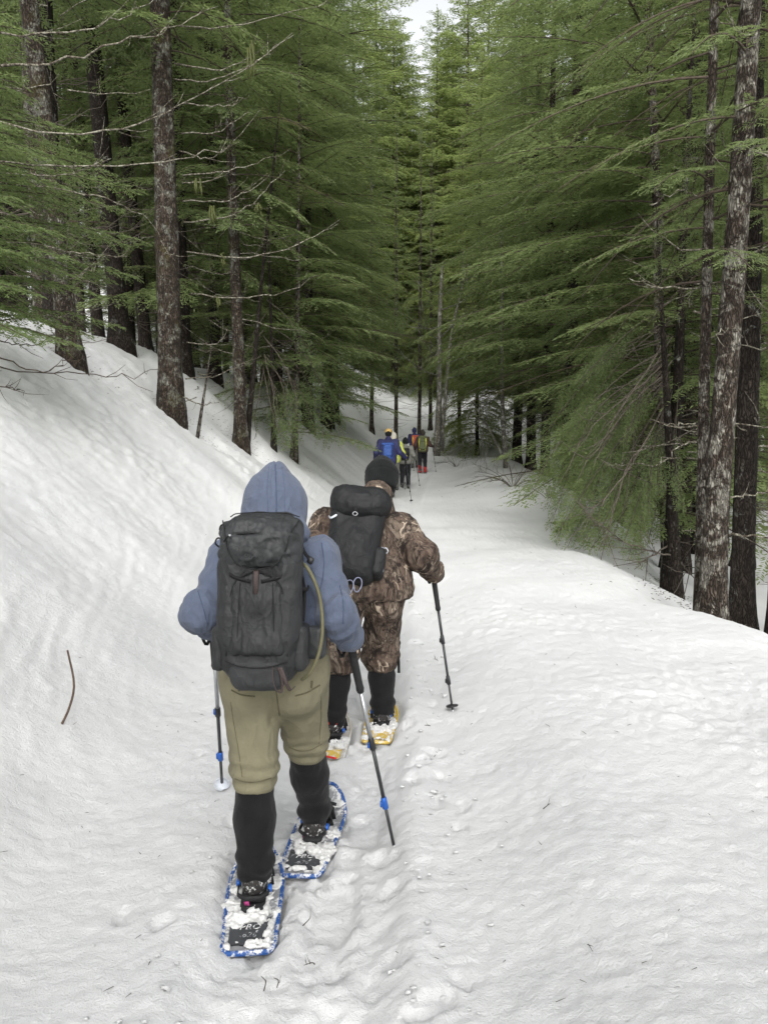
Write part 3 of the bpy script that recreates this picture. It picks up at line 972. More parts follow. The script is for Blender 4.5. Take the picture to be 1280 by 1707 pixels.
# --- the low boughs that hang to the snow on the right
hang = empty('hemlock_tree', (W(1120, 900, 11.2).x, 11.2, ground_z(W(1120, 900, 11.2).x, 11.2)))
tag(hang, 'hemlock whose long boughs droop down to the snow at the shelf edge on the right', 'tree')
link('trunk', trunk_mesh('trunk', 9, .10, 77, M['bark'], 12), hang)
cr = Crown()
off = np.array(hang.location)
for k, (sx, sy, mx, my, ex, ey, yd) in enumerate((
    (1100, 610, 1000, 720, 925, 905, 10.6), (1105, 640, 1020, 760, 945, 912, 10.4), (1110, 600, 990, 690, 915, 880, 10.9), (1105, 660, 1040, 780, 975, 912, 10.3),
    (1110, 580, 1010, 650, 905, 800, 11.6), (1110, 690, 1060, 800, 1010, 920, 10.1), (1112, 720, 1080, 820, 1045, 935, 10.0), (1115, 560, 1000, 610, 900, 735, 12.2),
    (1110, 700, 1070, 850, 1070, 945, 9.9), (1115, 540, 1020, 590, 930, 690, 12.0), (1120, 640, 1090, 740, 1080, 860, 10.0), (1120, 500, 1040, 560, 960, 640, 11.4),
    (1115, 620, 1030, 700, 960, 830, 10.9), (1120, 600, 1060, 690, 1000, 800, 10.7), (1130, 660, 1120, 760, 1130, 850, 10.2), (1120, 560, 1075, 640, 1040, 740, 10.6),
    (1110, 600, 985, 705, 930, 850, 11.0), (1110, 630, 1010, 730, 955, 880, 10.6))):
    b, m, e = np.array(W(sx, sy, 11.2)), np.array(W(mx, my, (yd + 11.2) / 2)), np.array(W(ex, ey, yd))
    gz = ground_z(e[0], e[1]) + 0.03
    e[2] = max(e[2], gz)
    for rep in range(2):
        jit = _rg.normal(0, .16, 3) if rep else np.zeros(3)
        e2 = e + jit; e2[2] = max(e[2] + abs(jit[2]), ground_z(e2[0], e2[1]) + .03)
        P = curve_pts([b + (0, 0, _rg.uniform(-.3, .3) if rep else 0), m + jit * .7, e2], 12)
        cr.bough(_rg, P - off, .013, spread=.17, step=.042, tl=.070, tw=.011, tstep=.022, droop=.55, bare=.34 + .1 * rep, base_tint=.40 + _rg.normal(0, .10), up=(0.5, -0.6, 0.6))
link('crown', cr.mesh('crown', M['needle'], M['twig_grey']), hang)
for pts in ([(1110, 600, 11.2), (1070, 640, 10.6), (1000, 700, 10.3), (960, 745, 10.3)], [(1110, 560, 11.2), (1085, 605, 10.5), (1010, 720, 10.2), (960, 800, 10.2)],
            [(1115, 660, 11.2), (1060, 760, 10.2), (1010, 830, 10.0), (985, 850, 10.0)], [(1130, 900, 11.2), (1090, 925, 10.1), (1060, 945, 9.8)],
            [(1130, 930, 11.0), (1100, 920, 10.2), (1040, 905, 10.0), (985, 872, 10.2)], [(1115, 700, 11.2), (1050, 770, 10.3), (1020, 860, 10.0), (1000, 915, 10.0)],
            [(1115, 620, 11.2), (1055, 668, 10.4), (985, 770, 10.2)], [(1130, 930, 11.0), (1140, 945, 10.4), (1160, 970, 9.8)]):
    limb(hang, WP(pts), .016, .005, M['twig_grey'], rng=_rg, twigs=9, tl=.5)
TREE_AT.append((off[0], 11.2))

# --- hanging boughs at the left bank
hl = empty('hemlock_tree', (W(455, 700, 16.8).x, 16.8, ground_z(W(455, 700, 16.8).x, 16.8)))
tag(hl, 'small hemlock with limp boughs hanging onto the left snowbank', 'tree')
link('trunk', trunk_mesh('trunk', 6, .055, 78, M['bark'], 10), hl)
cr = Crown(); off = np.array(hl.location)
for (sx, sy, mx, my, ex, ey, yd) in ((440, 590, 470, 640, 490, 755, 16.2), (440, 600, 460, 660, 470, 740, 16.3), (445, 570, 510, 630, 545, 745, 17.5), (450, 560, 520, 610, 575, 725, 18.5),
                                     (440, 620, 455, 690, 480, 750, 16.0), (445, 590, 500, 650, 530, 730, 17.2), (440, 550, 400, 600, 375, 650, 16.4), (445, 540, 500, 580, 540, 650, 17),
                                     (442, 600, 480, 650, 500, 740, 16.5), (445, 500, 480, 530, 520, 590, 16.5), (445, 520, 420, 560, 400, 620, 16)):
    b, m, e = np.array(W(sx, sy, 16.8)), np.array(W(mx, my, (16.8 + yd) / 2)), np.array(W(ex, ey, yd))
    e[2] = max(e[2], ground_z(e[0], e[1]) + .03)
    cr.bough(_rg, curve_pts([b, m, e], 10) - off, .013, spread=.24, step=.055, tl=.085, tw=.020, tstep=.045, droop=.8, bare=.4, base_tint=.34, up=(-.4, -.6, .6))
link('crown', cr.mesh('crown', M['needle'], M['twig_grey']), hl)
for pts in ([(440, 590, 16.8), (455, 650, 16.2), (462, 720, 16)], [(440, 600, 16.8), (420, 640, 16.2), (400, 660, 16)], [(440, 560, 16.8), (480, 620, 16.4), (500, 700, 16.3)],
            [(440, 610, 16.8), (430, 670, 16.2), (425, 730, 15.8)]):
    limb(hl, WP(pts), .012, .004, M['twig_grey'], rng=_rg, twigs=8, tl=.5)
TREE_AT.append((off[0], 16.8))

# --- bare pale trees at the far end of the trail
def bare_tree(stems, limbs, label, mat='bark_pale', name='bare_tree', lr=.034, cat='tree'):
    p0 = W(*stems[0][0][0])
    t = empty(name, (p0.x, p0.y, ground_z(p0.x, p0.y)))
    tag(t, label, cat)
    o = np.array(t.location)
    for pts, r0, r1_ in stems:
        P = curve_pts(WP(pts), 18)
        P[0][2] -= .5
        g = Geo(); g.tube(P - o, np.linspace(r0, r1_, 18), 8, 0)
        g.obj('trunk', [M[mat]], t)
    for pts in limbs:
        limb(t, WP(pts), lr, lr * .3, M['bark_pale'], rng=_rg, twigs=5, tl=lr * 45, n=12)
    TREE_AT.append((p0.x, p0.y))
    return t


D = 37.0
bare_tree([([(728, 743, D), (732, 660, D), (732, 560, D), (735, 480, D), (737, 440, D)], .17, .05), ([(736, 735, D + .3), (744, 640, D + .4), (752, 560, D + .6), (765, 500, D + 1), (780, 440, D + 1)], .11, .03)],
          [[(735, 490, D), (720, 490, D - .5), (706, 480, D - 1)], [(735, 492, D), (755, 482, D - .4), (772, 470, D - .6)], [(733, 518, D), (765, 505, D - .8), (790, 488, D - 1)],
           [(732, 565, D), (720, 560, D - .5), (714, 555, D - 1)], [(733, 564, D), (750, 545, D - .5), (752, 530, D)], [(752, 560, D), (768, 545, D), (775, 530, D)],
           [(745, 605, D), (765, 598, D - .5), (800, 585, D - 1)], [(745, 632, D), (770, 622, D - 1), (820, 592, D - 2)], [(733, 602, D), (728, 596, D), (726, 585, D)],
           [(732, 545, D), (712, 548, D - .3), (690, 535, D - .6)], [(733, 625, D), (715, 622, D - .5), (690, 612, D - .7)]],
          'pale bare twin stemmed tree standing at the far bend of the trail')
D2 = 26.0
bare_tree([([(843, 776, D2), (838, 700, D2), (836, 600, D2), (836, 450, D2), (834, 360, D2)], .085, .05)],
          [[(838, 660, D2), (815, 672, D2 - .6), (795, 684, D2 - 1)], [(837, 590, D2), (860, 583, D2 - .6), (900, 575, D2 - 1)], [(838, 682, D2), (860, 690, D2 - .5), (880, 720, D2 - 1)],
           [(838, 640, D2), (820, 650, D2 - .5), (806, 690, D2 - .8)]],
          'thin straight grey snag rising from the mound right of the trail', 'bark_pale', 'dead_snag', .014)
bare_tree([([(845, 778, D2 - .4), (825, 735, D2 - .6), (806, 700, D2 - .8), (786, 668, D2 - 1)], .05, .02)],
          [[(815, 715, D2 - .8), (812, 740, D2 - 1.1), (806, 783, D2 - 1.4)], [(812, 708, D2 - .8), (800, 735, D2 - 1.1), (794, 775, D2 - 1.4)], [(825, 735, D2 - .7), (825, 755, D2 - 1), (820, 785, D2 - 1.3)],
           [(800, 690, D2 - .8), (785, 720, D2 - 1.2), (752, 772, D2 - 1.6)], [(800, 692, D2 - .8), (782, 745, D2 - 1.2), (768, 782, D2 - 1.6)], [(806, 700, D2 - .8), (803, 740, D2 - 1), (800, 785, D2 - 1.3)],
           [(790, 672, D2 - 1), (800, 720, D2 - 1.2), (812, 782, D2 - 1.5)], [(786, 670, D2 - 1), (770, 720, D2 - 1.3), (745, 765, D2 - 1.7)]],
          'dead sapling leaning left with limp grey twigs trailing on the mound', 'bark_pale', 'dead_sapling', .011)

# --- the forest on both sides
rngF = random.Random(17)
LEFT_IN = 'slim conifer standing deep in the shaded forest left of the trail'
LEFT_ED = 'leafy hemlock overhanging the left side of the trail'
RIGHT_IN = 'slim conifer standing among others below the right edge of the shelf'
RIGHT_ED = 'leafy hemlock overhanging the right side of the trail'
FAR_L = 'distant conifer painted sunlit green on the snowy slope where the trail ends'


def clear(x, y, dmin):
    return all((x - a) ** 2 + (y - b) ** 2 > dmin ** 2 for a, b in TREE_AT)


def in_view(x, y, m=160):
    px = 640 + FPX * x / y
    return -m < px < 1280 + m


ORD = ('nearest', 'second', 'third', 'fourth', 'fifth', 'sixth', 'seventh', 'eighth', 'ninth', 'tenth', 'eleventh', 'twelfth', 'thirteenth', 'fourteenth', 'fifteenth', 'sixteenth', 'seventeenth', 'eighteenth', 'nineteenth', 'twentieth')
EDGE_Y = [-10, 5.8, 9.9, 14, 19.7, 32, 45]
EDGE_X = [3.3, 3.2, 3.1, 3.6, 4.6, 5.2, 7.6]
# edge trees: along both walls of the corridor
n = 0
for y in np.arange(17.5, 41, 2.7):
    yy = y + rngF.uniform(-.8, .8)
    xw = -1.95 + .055 * min(yy, 45) - 2.3 + rngF.uniform(-.6, .5) - 0.035 * max(yy - 24, 0)
    if yy < 21: xw -= 1.6
    if clear(xw, yy, 1.1):
        tree(rngF.choice(('full_a', 'full_b', 'full_b')), xw, yy, 'leafy hemlock overhanging the left side of the trail, %s from the front' % ORD[n], 'edge hemlocks left of the trail', rngF.uniform(.85, 1.15)); n += 1
n = 0
for y in np.arange(12.2, 41, 2.6):
    yy = y + rngF.uniform(-.7, .7)
    xe_ = float(np.interp(yy, EDGE_Y, EDGE_X))
    xw = xe_ + (rngF.uniform(.7, 1.6) + .8 if yy < 16 else rngF.uniform(.3, .9) + (2.1 if n % 2 else 0))
    if clear(xw, yy, 1.1):
        tree('full_c' if yy > 15.5 else 'full_b', xw, yy, 'leafy hemlock overhanging the right side of the trail, %s from the front' % ORD[n], 'edge hemlocks right of the trail', rngF.uniform(.85, 1.15)); n += 1
# interior
n = 0
for k in range(9000):
    if n > 66: break
    y = rngF.uniform(9, 48); x = rngF.uniform(-28, -3.2)
    if x > -1.95 + .055 * min(y, 45) - 3.6 or (y > 40 and x > -9) or not in_view(x, y) or not clear(x, y, 1.5): continue
    if 640 + FPX * x / y > 205 and y < 15: continue
    tree(rngF.choice(('tall_a', 'tall_a', 'tall_b', 'tall_b', 'full_b' if y > 22 else 'tall_b')), x, y, LEFT_IN, 'forest conifers left of the trail', rngF.uniform(.8, 1.2)); n += 1
n = 0
for k in range(9000):
    if n > 52: break
    y = rngF.uniform(9, 48); x = rngF.uniform(4.5, 28)
    xe_ = float(np.interp(y, EDGE_Y, EDGE_X))
    if x < xe_ + 2.8 or (y > 40 and x < 14) or not in_view(x, y) or not clear(x, y, 1.7): continue
    tree(rngF.choice(('tall_b', 'tall_a', 'full_b', 'full_a') if y > 14 else ('tall_b', 'tall_a', 'full_b')), x, y, RIGHT_IN, 'forest conifers right of the trail', rngF.uniform(.8, 1.2)); n += 1
# beyond the bend
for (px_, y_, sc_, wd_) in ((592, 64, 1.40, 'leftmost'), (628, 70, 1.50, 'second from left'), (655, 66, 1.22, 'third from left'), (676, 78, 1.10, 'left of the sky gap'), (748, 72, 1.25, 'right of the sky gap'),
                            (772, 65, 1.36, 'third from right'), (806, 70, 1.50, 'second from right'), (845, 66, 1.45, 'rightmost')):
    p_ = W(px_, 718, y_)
    tree('far_b', p_.x, y_, 'tall conifer painted sunlit yellow green closing the view above the trail end, %s' % wd_, 'conifers beyond the bend of the trail', sc_)
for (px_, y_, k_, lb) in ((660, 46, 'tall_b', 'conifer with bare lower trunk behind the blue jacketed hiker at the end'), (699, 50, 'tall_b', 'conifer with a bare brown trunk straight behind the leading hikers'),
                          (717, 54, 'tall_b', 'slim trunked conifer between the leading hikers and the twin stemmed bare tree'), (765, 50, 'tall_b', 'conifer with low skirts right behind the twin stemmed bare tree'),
                          (620, 48, 'tall_b', 'conifer standing left of the bare trunks at the end of the trail'), (795, 46, 'far_a', 'conifer painted sunlit green behind the mound right of the twin stemmed bare tree')):
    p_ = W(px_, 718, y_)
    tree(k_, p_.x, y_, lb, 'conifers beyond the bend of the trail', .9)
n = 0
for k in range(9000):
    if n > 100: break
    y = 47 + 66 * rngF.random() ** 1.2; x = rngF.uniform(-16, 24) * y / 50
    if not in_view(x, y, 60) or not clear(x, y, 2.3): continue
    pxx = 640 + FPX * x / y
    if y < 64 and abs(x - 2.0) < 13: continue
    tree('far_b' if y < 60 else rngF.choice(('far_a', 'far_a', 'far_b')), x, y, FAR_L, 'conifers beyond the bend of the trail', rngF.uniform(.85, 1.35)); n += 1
# unseen young trees added behind the camera to shade the near snow
n = 0
for k in range(9000):
    if n > 21: break
    y = rngF.uniform(-13, -3); x = rngF.uniform(-10, 10)
    if abs(x + .4) < 1.5 or not clear(x, y, 1.7): continue
    tree('young', x, y, 'unseen young hemlock added behind the camera to shade the near snow', 'added shade hemlocks behind the camera', rngF.uniform(.8, 1.25)); n += 1
# ---------------------------------------------------------------- soft shapes as distance fields
def V3(p): return np.array(tuple(p), dtype=np.float32)


class Field:
    """smooth union of simple solids on a grid, meshed as one closed surface"""
    def __init__(s, lo, hi, h):
        s.h = h; s.lo = V3(lo)
        n = np.ceil((V3(hi) - s.lo) / h).astype(int) + 1
        s.ax = [s.lo[k] + np.arange(n[k], dtype=np.float32) * h for k in range(3)]
        s.f = np.full(tuple(n), 0.5, np.float32)

    def _sub(s, lo, hi, pad):
        sl, ax = [], []
        for k in range(3):
            a = np.searchsorted(s.ax[k], lo[k] - pad); b = np.searchsorted(s.ax[k], hi[k] + pad)
            sl.append(slice(a, b)); ax.append(s.ax[k][a:b])
        return tuple(sl), (ax[0][:, None, None], ax[1][None, :, None], ax[2][None, None, :])

    def _put(s, sl, d, k, sub=False):
        f = s.f[sl]
        if d.size == 0 or f.size == 0: return
        if sub: s.f[sl] = smax(f, -d, k)
        else: s.f[sl] = smin(f, d, k)

    def cap(s, a, b, ra, rb=None, k=0.03, sub=False):
        rb = ra if rb is None else rb
        a, b = V3(a), V3(b); r = max(ra, rb)
        sl, (x, y, z) = s._sub(np.minimum(a, b) - r, np.maximum(a, b) + r, k + 4 * s.h)
        ab = b - a; L = float(ab @ ab) + 1e-9
        t = np.clip(((x - a[0]) * ab[0] + (y - a[1]) * ab[1] + (z - a[2]) * ab[2]) / L, 0, 1)
        d = np.sqrt((x - a[0] - t * ab[0]) ** 2 + (y - a[1] - t * ab[1]) ** 2 + (z - a[2] - t * ab[2]) ** 2) - (ra + (rb - ra) * t)
        s._put(sl, d, k, sub)

    def chain(s, pts, rad, k=0.03):
        for i in range(len(pts) - 1): s.cap(pts[i], pts[i + 1], rad[i], rad[i + 1], k)

    def ell(s, c, r, R=None, k=0.03, sub=False):
        c = V3(c); r = np.array(r, np.float32); m = r.max()
        sl, (x, y, z) = s._sub(c - m, c + m, k + 4 * s.h)
        p = [x - c[0], y - c[1], z - c[2]]
        if R is not None:
            R = np.array(R.to_3x3()); p = [sum(R[j][i] * p[j] for j in range(3)) for i in range(3)]
        k0 = np.sqrt(sum((p[i] / r[i]) ** 2 for i in range(3))); k1 = np.sqrt(sum((p[i] / r[i] ** 2) ** 2 for i in range(3))) + 1e-6
        s._put(sl, k0 * (k0 - 1) / k1, k, sub)

    def box(s, c, hs, rd, R=None, k=0.02, taper=None, sub=False):
        """rounded box; taper=(x at bottom, x at top, y at bottom, y at top) scales"""
        c = V3(c); hs = np.array(hs, np.float32); m = float(np.linalg.norm(hs)) + rd
        sl, (x, y, z) = s._sub(c - m, c + m, k + 4 * s.h)
        p = [x - c[0], y - c[1], z - c[2]]
        if R is not None:
            R = np.array(R.to_3x3()); p = [sum(R[j][i] * p[j] for j in range(3)) for i in range(3)]
        if taper:
            g = np.clip((p[2] / hs[2] + 1) / 2, 0, 1)
            p[0] = p[0] / (taper[0] + (taper[1] - taper[0]) * g); p[1] = p[1] / (taper[2] + (taper[3] - taper[2]) * g)
        q = [np.abs(p[i]) - (hs[i] - rd) for i in range(3)]
        d = np.sqrt(sum(np.maximum(v, 0) ** 2 for v in q)) + np.minimum(np.maximum(np.maximum(q[0], q[1]), q[2]), 0) - rd
        s._put(sl, d, k, sub)

    def cut(s, p, n, k=0.012):
        """keep the side that n points away from"""
        p, n = V3(p), V3(n); n = n / np.linalg.norm(n)
        x, y, z = s.ax[0][:, None, None], s.ax[1][None, :, None], s.ax[2][None, None, :]
        s.f = smax(s.f, (x - p[0]) * n[0] + (y - p[1]) * n[1] + (z - p[2]) * n[2], k)

    def surface(s):
        f = s.f
        f[0] = f[-1] = 0.5; f[:, 0] = f[:, -1] = 0.5; f[:, :, 0] = f[:, :, -1] = 0.5
        ins = f < 0
        c = [ins[i:ins.shape[0] - 1 + i, j:ins.shape[1] - 1 + j, k:ins.shape[2] - 1 + k] for i in (0, 1) for j in (0, 1) for k in (0, 1)]
        cnt = sum(a.astype(np.int8) for a in c)
        act = (cnt > 0) & (cnt < 8)
        I = np.argwhere(act)
        vid = np.full(act.shape, -1, np.int64); vid[act] = np.arange(len(I))
        g = {}
        for i in (0, 1):
            for j in (0, 1):
                for k in (0, 1): g[i, j, k] = f[I[:, 0] + i, I[:, 1] + j, I[:, 2] + k]
        acc = np.zeros((len(I), 3)); num = np.zeros(len(I))
        ed = [((0, j, k), (1, j, k)) for j in (0, 1) for k in (0, 1)] + [((i, 0, k), (i, 1, k)) for i in (0, 1) for k in (0, 1)] + [((i, j, 0), (i, j, 1)) for i in (0, 1) for j in (0, 1)]
        for a, b in ed:
            fa, fb = g[a], g[b]
            m = (fa < 0) != (fb < 0)
            t = np.where(m, fa / np.where(m, fa - fb, 1), 0)
            pa, pb = np.array(a, float), np.array(b, float)
            acc += np.where(m[:, None], pa + (pb - pa) * t[:, None], 0); num += m
        v = s.lo + (I + acc / num[:, None]) * s.h
        Q = []
        for ax in range(3):
            o = [0, 1, 2]; o.remove(ax); u, w = o
            a = np.take(ins, range(ins.shape[ax] - 1), ax); b = np.take(ins, range(1, ins.shape[ax]), ax)
            E = np.argwhere(a != b)
            E = E[(E[:, u] > 0) & (E[:, w] > 0) & (E[:, u] < ins.shape[u] - 1) & (E[:, w] < ins.shape[w] - 1)]
            if not len(E): continue
            fl = a[tuple(E.T)]
            cs = []
            for du, dw in ((1, 1), (0, 1), (0, 0), (1, 0)):
                e = E.copy(); e[:, u] -= du; e[:, w] -= dw
                cs.append(vid[tuple(e.T)])
            q = np.stack(cs, 1)
            if ax == 1: fl = ~fl
            q[~fl] = q[~fl][:, ::-1]
            Q.append(q)
        return v, np.concatenate(Q)

    def obj(s, name, mat, parent, folds=(), origin=(0, 0, 0), M4=None):
        v, q = s.surface()
        v = v.astype(float)
        for fn in folds:
            n = vnormals(v, q)
            v = v + n * fn(v)[:, None]
        me = mesh_from(name, v - np.array(tuple(origin)), q, mat if isinstance(mat, (list, tuple)) else [mat], smooth=True)
        o = link(name, me, parent)
        return o


def vnormals(v, q):
    n = np.cross(v[q[:, 2]] - v[q[:, 0]], v[q[:, 3]] - v[q[:, 1]])
    out = np.zeros_like(v)
    for k in range(4):
        for a in range(3): out[:, a] += np.bincount(q[:, k], n[:, a], len(v))
    return out / (np.linalg.norm(out, axis=1)[:, None] + 1e-12)


def folds(amp, sx, sy, sz, seed=0.0, sharp=True):
    """ridged creases; the scale along each axis sets their run"""
    def fn(v):
        a = noise3(v[:, 0] * sx + seed, v[:, 1] * sy + seed * .7, v[:, 2] * sz)
        b = noise3(v[:, 0] * sx * 2.1 + 5, v[:, 1] * sy * 2.1 + seed, v[:, 2] * sz * 2.1)
        r = (1 - 2.2 * np.abs(a)) if sharp else a
        return amp * (r * 0.7 + 0.3 * b)
    return fn


def band_folds(amp, z0, z1, freq, seed=0.0):
    """cloth bunched in rings between heights z0 and z1"""
    def fn(v):
        w = sstep(z0 - .03, z0 + .01, v[:, 2]) * (1 - sstep(z1 - .02, z1 + .05, v[:, 2]))
        ph = v[:, 2] * freq + 2.2 * noise3(v[:, 0] * 9 + seed, v[:, 1] * 9, v[:, 2] * 5)
        return amp * w * np.sin(ph)
    return fn


# ---------------------------------------------------------------- materials for clothes and kit
def camo_mat():
    t = NT('woodland_camouflage')
    v = t.coords()
    a = t.coords((1, 1, .42))
    n0 = t.noise(a, 10.5, 4, .66, .7)
    base = t.ramp(n0, [(.30, (.018, .016, .013)), (.40, (.062, .043, .034)), (.48, (.115, .086, .068)), (.53, (.038, .028, .022)), (.62, (.165, .132, .105)), (.72, (.070, .050, .040))])
    w = t.n('ShaderNodeTexVoronoi', feature='DISTANCE_TO_EDGE'); w.inputs['Scale'].default_value = 13
    nv = t.n('ShaderNodeTexNoise'); nv.inputs['Scale'].default_value = 6
    t.l(a, nv.inputs['Vector'])
    mx = t.n('ShaderNodeVectorMath', operation='MULTIPLY_ADD'); t.l(nv.outputs['Color'], mx.inputs[0]); mx.inputs[1].default_value = (.22, .22, .22); t.l(a, mx.inputs[2])
    t.l(mx.outputs[0], w.inputs['Vector'])
    ln = t.ramp(w.outputs['Distance'], [(.0, (1, 1, 1)), (.030, (1, 1, 1)), (.055, (0, 0, 0))])
    gate = t.ramp(t.noise(v, 7, 3), [(.52, (0, 0, 0)), (.58, (1, 1, 1))])
    c = t.mix(t.math('MULTIPLY', ln, gate), base, (.34, .28, .22))
    dk = t.ramp(t.noise(a, 17, 4, .7, .8), [(.42, (1, 1, 1)), (.47, (0, 0, 0))])
    c = t.mix(t.math('MULTIPLY', dk, .85), c, (.014, .011, .010))
    cr = t.math('ADD', crease(t, v, 7), t.math('MULTIPLY', crease(t, v, 15, 3.0), 0.5))
    t.bump(t.math('ADD', t.noise(v, 70, 3), t.math('MULTIPLY', cr, 2.4)), .5, .004)
    return t.set(c, .9, .15)


def pack_mat(name, col, rough=.62):
    t = NT(name)
    v = t.coords()
    c = t.ramp(t.noise(v, 16, 4, .6), [(.3, tuple(x * .8 for x in col)), (.7, tuple(x * 1.22 for x in col))])
    vv = t.coords((1, 1, .7))
    cr = t.math('ADD', crease(t, vv, 9), t.math('MULTIPLY', crease(t, vv, 19, 3.0), 0.6))
    t.bump(t.math('ADD', t.math('MULTIPLY', cr, 1.5), t.math('MULTIPLY', t.noise(v, 330, 1), .2)), .34, .006)
    return t.set(c, rough, .3)


M['hoodie'] = cloth_mat('blue_fleece', (.078, .095, .140), .95, 420, .13, .8, .1, 7, 2.4, 5.0)
M['khaki'] = cloth_mat('khaki_cloth', (.165, .152, .100), .85, 500, .12, .5, 0, 9, 1.7, 7.0)
M['fleece'] = cloth_mat('black_fleece', (.0060, .0060, .0068), .95, 300, .4, .5, .06, 12)
M['camo'] = camo_mat()
M['pack_grey'] = pack_mat('charcoal_pack_cloth', (.019, .0197, .021))
M['pack_light'] = pack_mat('grey_pack_cloth', (.025, .0265, .028), .55)
M['pack_low'] = pack_mat('dull_pack_base', (.028, .029, .031), .75)
M['pack_black'] = pack_mat('black_pack_cloth', (.0075, .008, .009), .65)
M['webbing'] = plain_mat('black_webbing', (.012, .012, .013), .8, .2, var=.3, scale=200, bump=.3)
M['webbing_brown'] = plain_mat('brown_webbing', (.055, .042, .040), .8, .2, var=.3, scale=200, bump=.3)
M['knit'] = cloth_mat('black_knit', (.0058, .0066, .0070), .95, 260, .4, .6, .04)
M['rubber'] = plain_mat('black_rubber', (.014, .014, .015), .75, .3, var=.35, scale=90, bump=.3)
M['skin'] = plain_mat('skin', (.45, .28, .21), .55, .35, var=.06, scale=18)
M['eye_white'] = plain_mat('eye', (.05, .04, .035), .2, .5, var=.05)
M['alu'] = plain_mat('brushed_aluminium', (.42, .43, .45), .38, .5, .85, .08, 60)
M['shaft_black'] = plain_mat('dark_pole_shaft', (.030, .031, .034), .42, .5, .2, .2, 60)
M['blue_plastic'] = plain_mat('blue_plastic', (.012, .085, .36), .42, .5, 0, .18, 30)
M['black_plastic'] = plain_mat('black_plastic', (.016, .016, .018), .45, .4, 0, .2, 30)
M['deck'] = None
dk_ = NT('grey_snowshoe_deck'); _v = dk_.coords()
_sn = dk_.ramp(dk_.noise(_v, 28, 5, .72), [(.50, (0, 0, 0)), (.58, (1, 1, 1))])
dk_.set(dk_.mix(_sn, (.21, .215, .225), (.55, .555, .56)), .65, .3)
M['deck'] = dk_.m
dk_ = NT('dark_snowshoe_tail'); _v = dk_.coords()
_sn = dk_.ramp(dk_.noise(_v, 38, 5, .75), [(.60, (0, 0, 0)), (.66, (1, 1, 1))])
dk_.set(dk_.mix(_sn, (.045, .048, .053), (.55, .555, .56)), .6, .3)
M['deck_dark'] = dk_.m
dk_ = NT('blue_frame_with_snow'); _v = dk_.coords()
_sn = dk_.ramp(dk_.noise(_v, 45, 5, .75), [(.50, (0, 0, 0)), (.57, (1, 1, 1))])
dk_.set(dk_.mix(_sn, (.012, .062, .23), (.55, .555, .56)), .5, .4)
M['frame_blue'] = dk_.m
M['deck_yellow'] = None
for nm_, cc in (('deck_yellow', (.48, .34, .07)), ('deck_clear', (.42, .40, .36))):
    dk_ = NT('snowshoe_' + nm_); _v = dk_.coords()
    _sn = dk_.ramp(dk_.noise(_v, 26, 5, .72), [(.50, (0, 0, 0)), (.60, (1, 1, 1))])
    dk_.set(dk_.mix(_sn, cc, (.55, .555, .56)), .6, .3)
    M[nm_] = dk_.m
M['boot'] = None
dk_ = NT('dark_boot_with_snow'); _v = dk_.coords()
_sn = dk_.ramp(dk_.noise(_v, 55, 5, .78), [(.56, (0, 0, 0)), (.61, (1, 1, 1))])
dk_.set(dk_.mix(_sn, (.022, .020, .019), (.55, .555, .56)), .8, .3)
M['boot'] = dk_.m
_t = NT('worn_white_print'); M['white_print'] = _t.set(_t.ramp(_t.noise(_t.coords(), 60, 4, .7), [(.42, (.10, .10, .11)), (.52, (.68, .68, .68))]), .6, .3)
_t = NT('worn_grey_print'); M['grey_print'] = _t.set(_t.ramp(_t.noise(_t.coords(), 70, 4, .7), [(.45, (.06, .06, .065)), (.55, (.30, .31, .32))]), .6, .3)
M['pink'] = plain_mat('pink_webbing', (.40, .055, .20), .7, .3, var=.25)
M['red'] = plain_mat('red_cloth', (.45, .025, .02), .7, .3, var=.2)
M['hose'] = plain_mat('olive_hose', (.105, .098, .055), .6, .3, var=.1, scale=20)
M['yellow'] = plain_mat('yellow_cloth', (.60, .62, .08), .8, .2, var=.12)
M['clear'] = plain_mat('milky_plastic', (.50, .53, .58), .35, .5, var=.1)
M['clump'] = plain_mat('packed_snow', (.54, .54, .535), .85, .15, var=.18, scale=55, bump=.9)


# ---------------------------------------------------------------- the body
def unit(v):
    v = np.array(tuple(v), float); return v / (np.linalg.norm(v) + 1e-9)


def hand_prims(F, wrist, pole_p, axis, side, extra=0.0, k=0.006):
    """a hand closed round a pole: palm, four fingers of three bones curled round it, thumb from the palm's side"""
    wrist = np.array(tuple(wrist), float); c = np.array(tuple(pole_p), float); ax = unit(axis)
    a = wrist - c; a = unit(a - ax * (a @ ax))
    b = np.cross(ax, a) * side
    palm = c + a * .034 + b * .006
    F.cap(wrist, palm + a * .012, .025 + extra, .026 + extra, .02)
    R = Matrix((Vector(a), Vector(b), Vector(ax))).transposed()
    F.box(palm + b * .012, (.013 + extra, .026 + extra, .040 + extra), .011, R, .012)
    rr = .028
    for i, (ln, r) in enumerate(((.95, .0092), (1.06, .0096), (1.0, .0092), (.80, .0082))):
        h = ax * (.030 - .020 * i)
        ang = [.75, 1.65, 2.45, 2.45 + .75 * ln]
        pts = [c + h + (rr + (.010 if j == 0 else 0)) * (a * math.cos(t) + b * math.sin(t)) for j, t in enumerate(ang)]
        F.chain(pts, [r + .001 + extra, r + extra, r * .94 + extra, r * .84 + extra], k)
    tp = [palm - b * .012 + ax * .022, c + ax * .044 + rr * 1.05 * (a * math.cos(-.95) + b * math.sin(-.95)), c + ax * .052 + rr * (a * math.cos(-1.9) + b * math.sin(-1.9)), c + ax * .050 + rr * (a * math.cos(-2.6) + b * math.sin(-2.6))]
    F.chain(tp, [.0125 + extra, .011 + extra, .010 + extra, .0085 + extra], k)


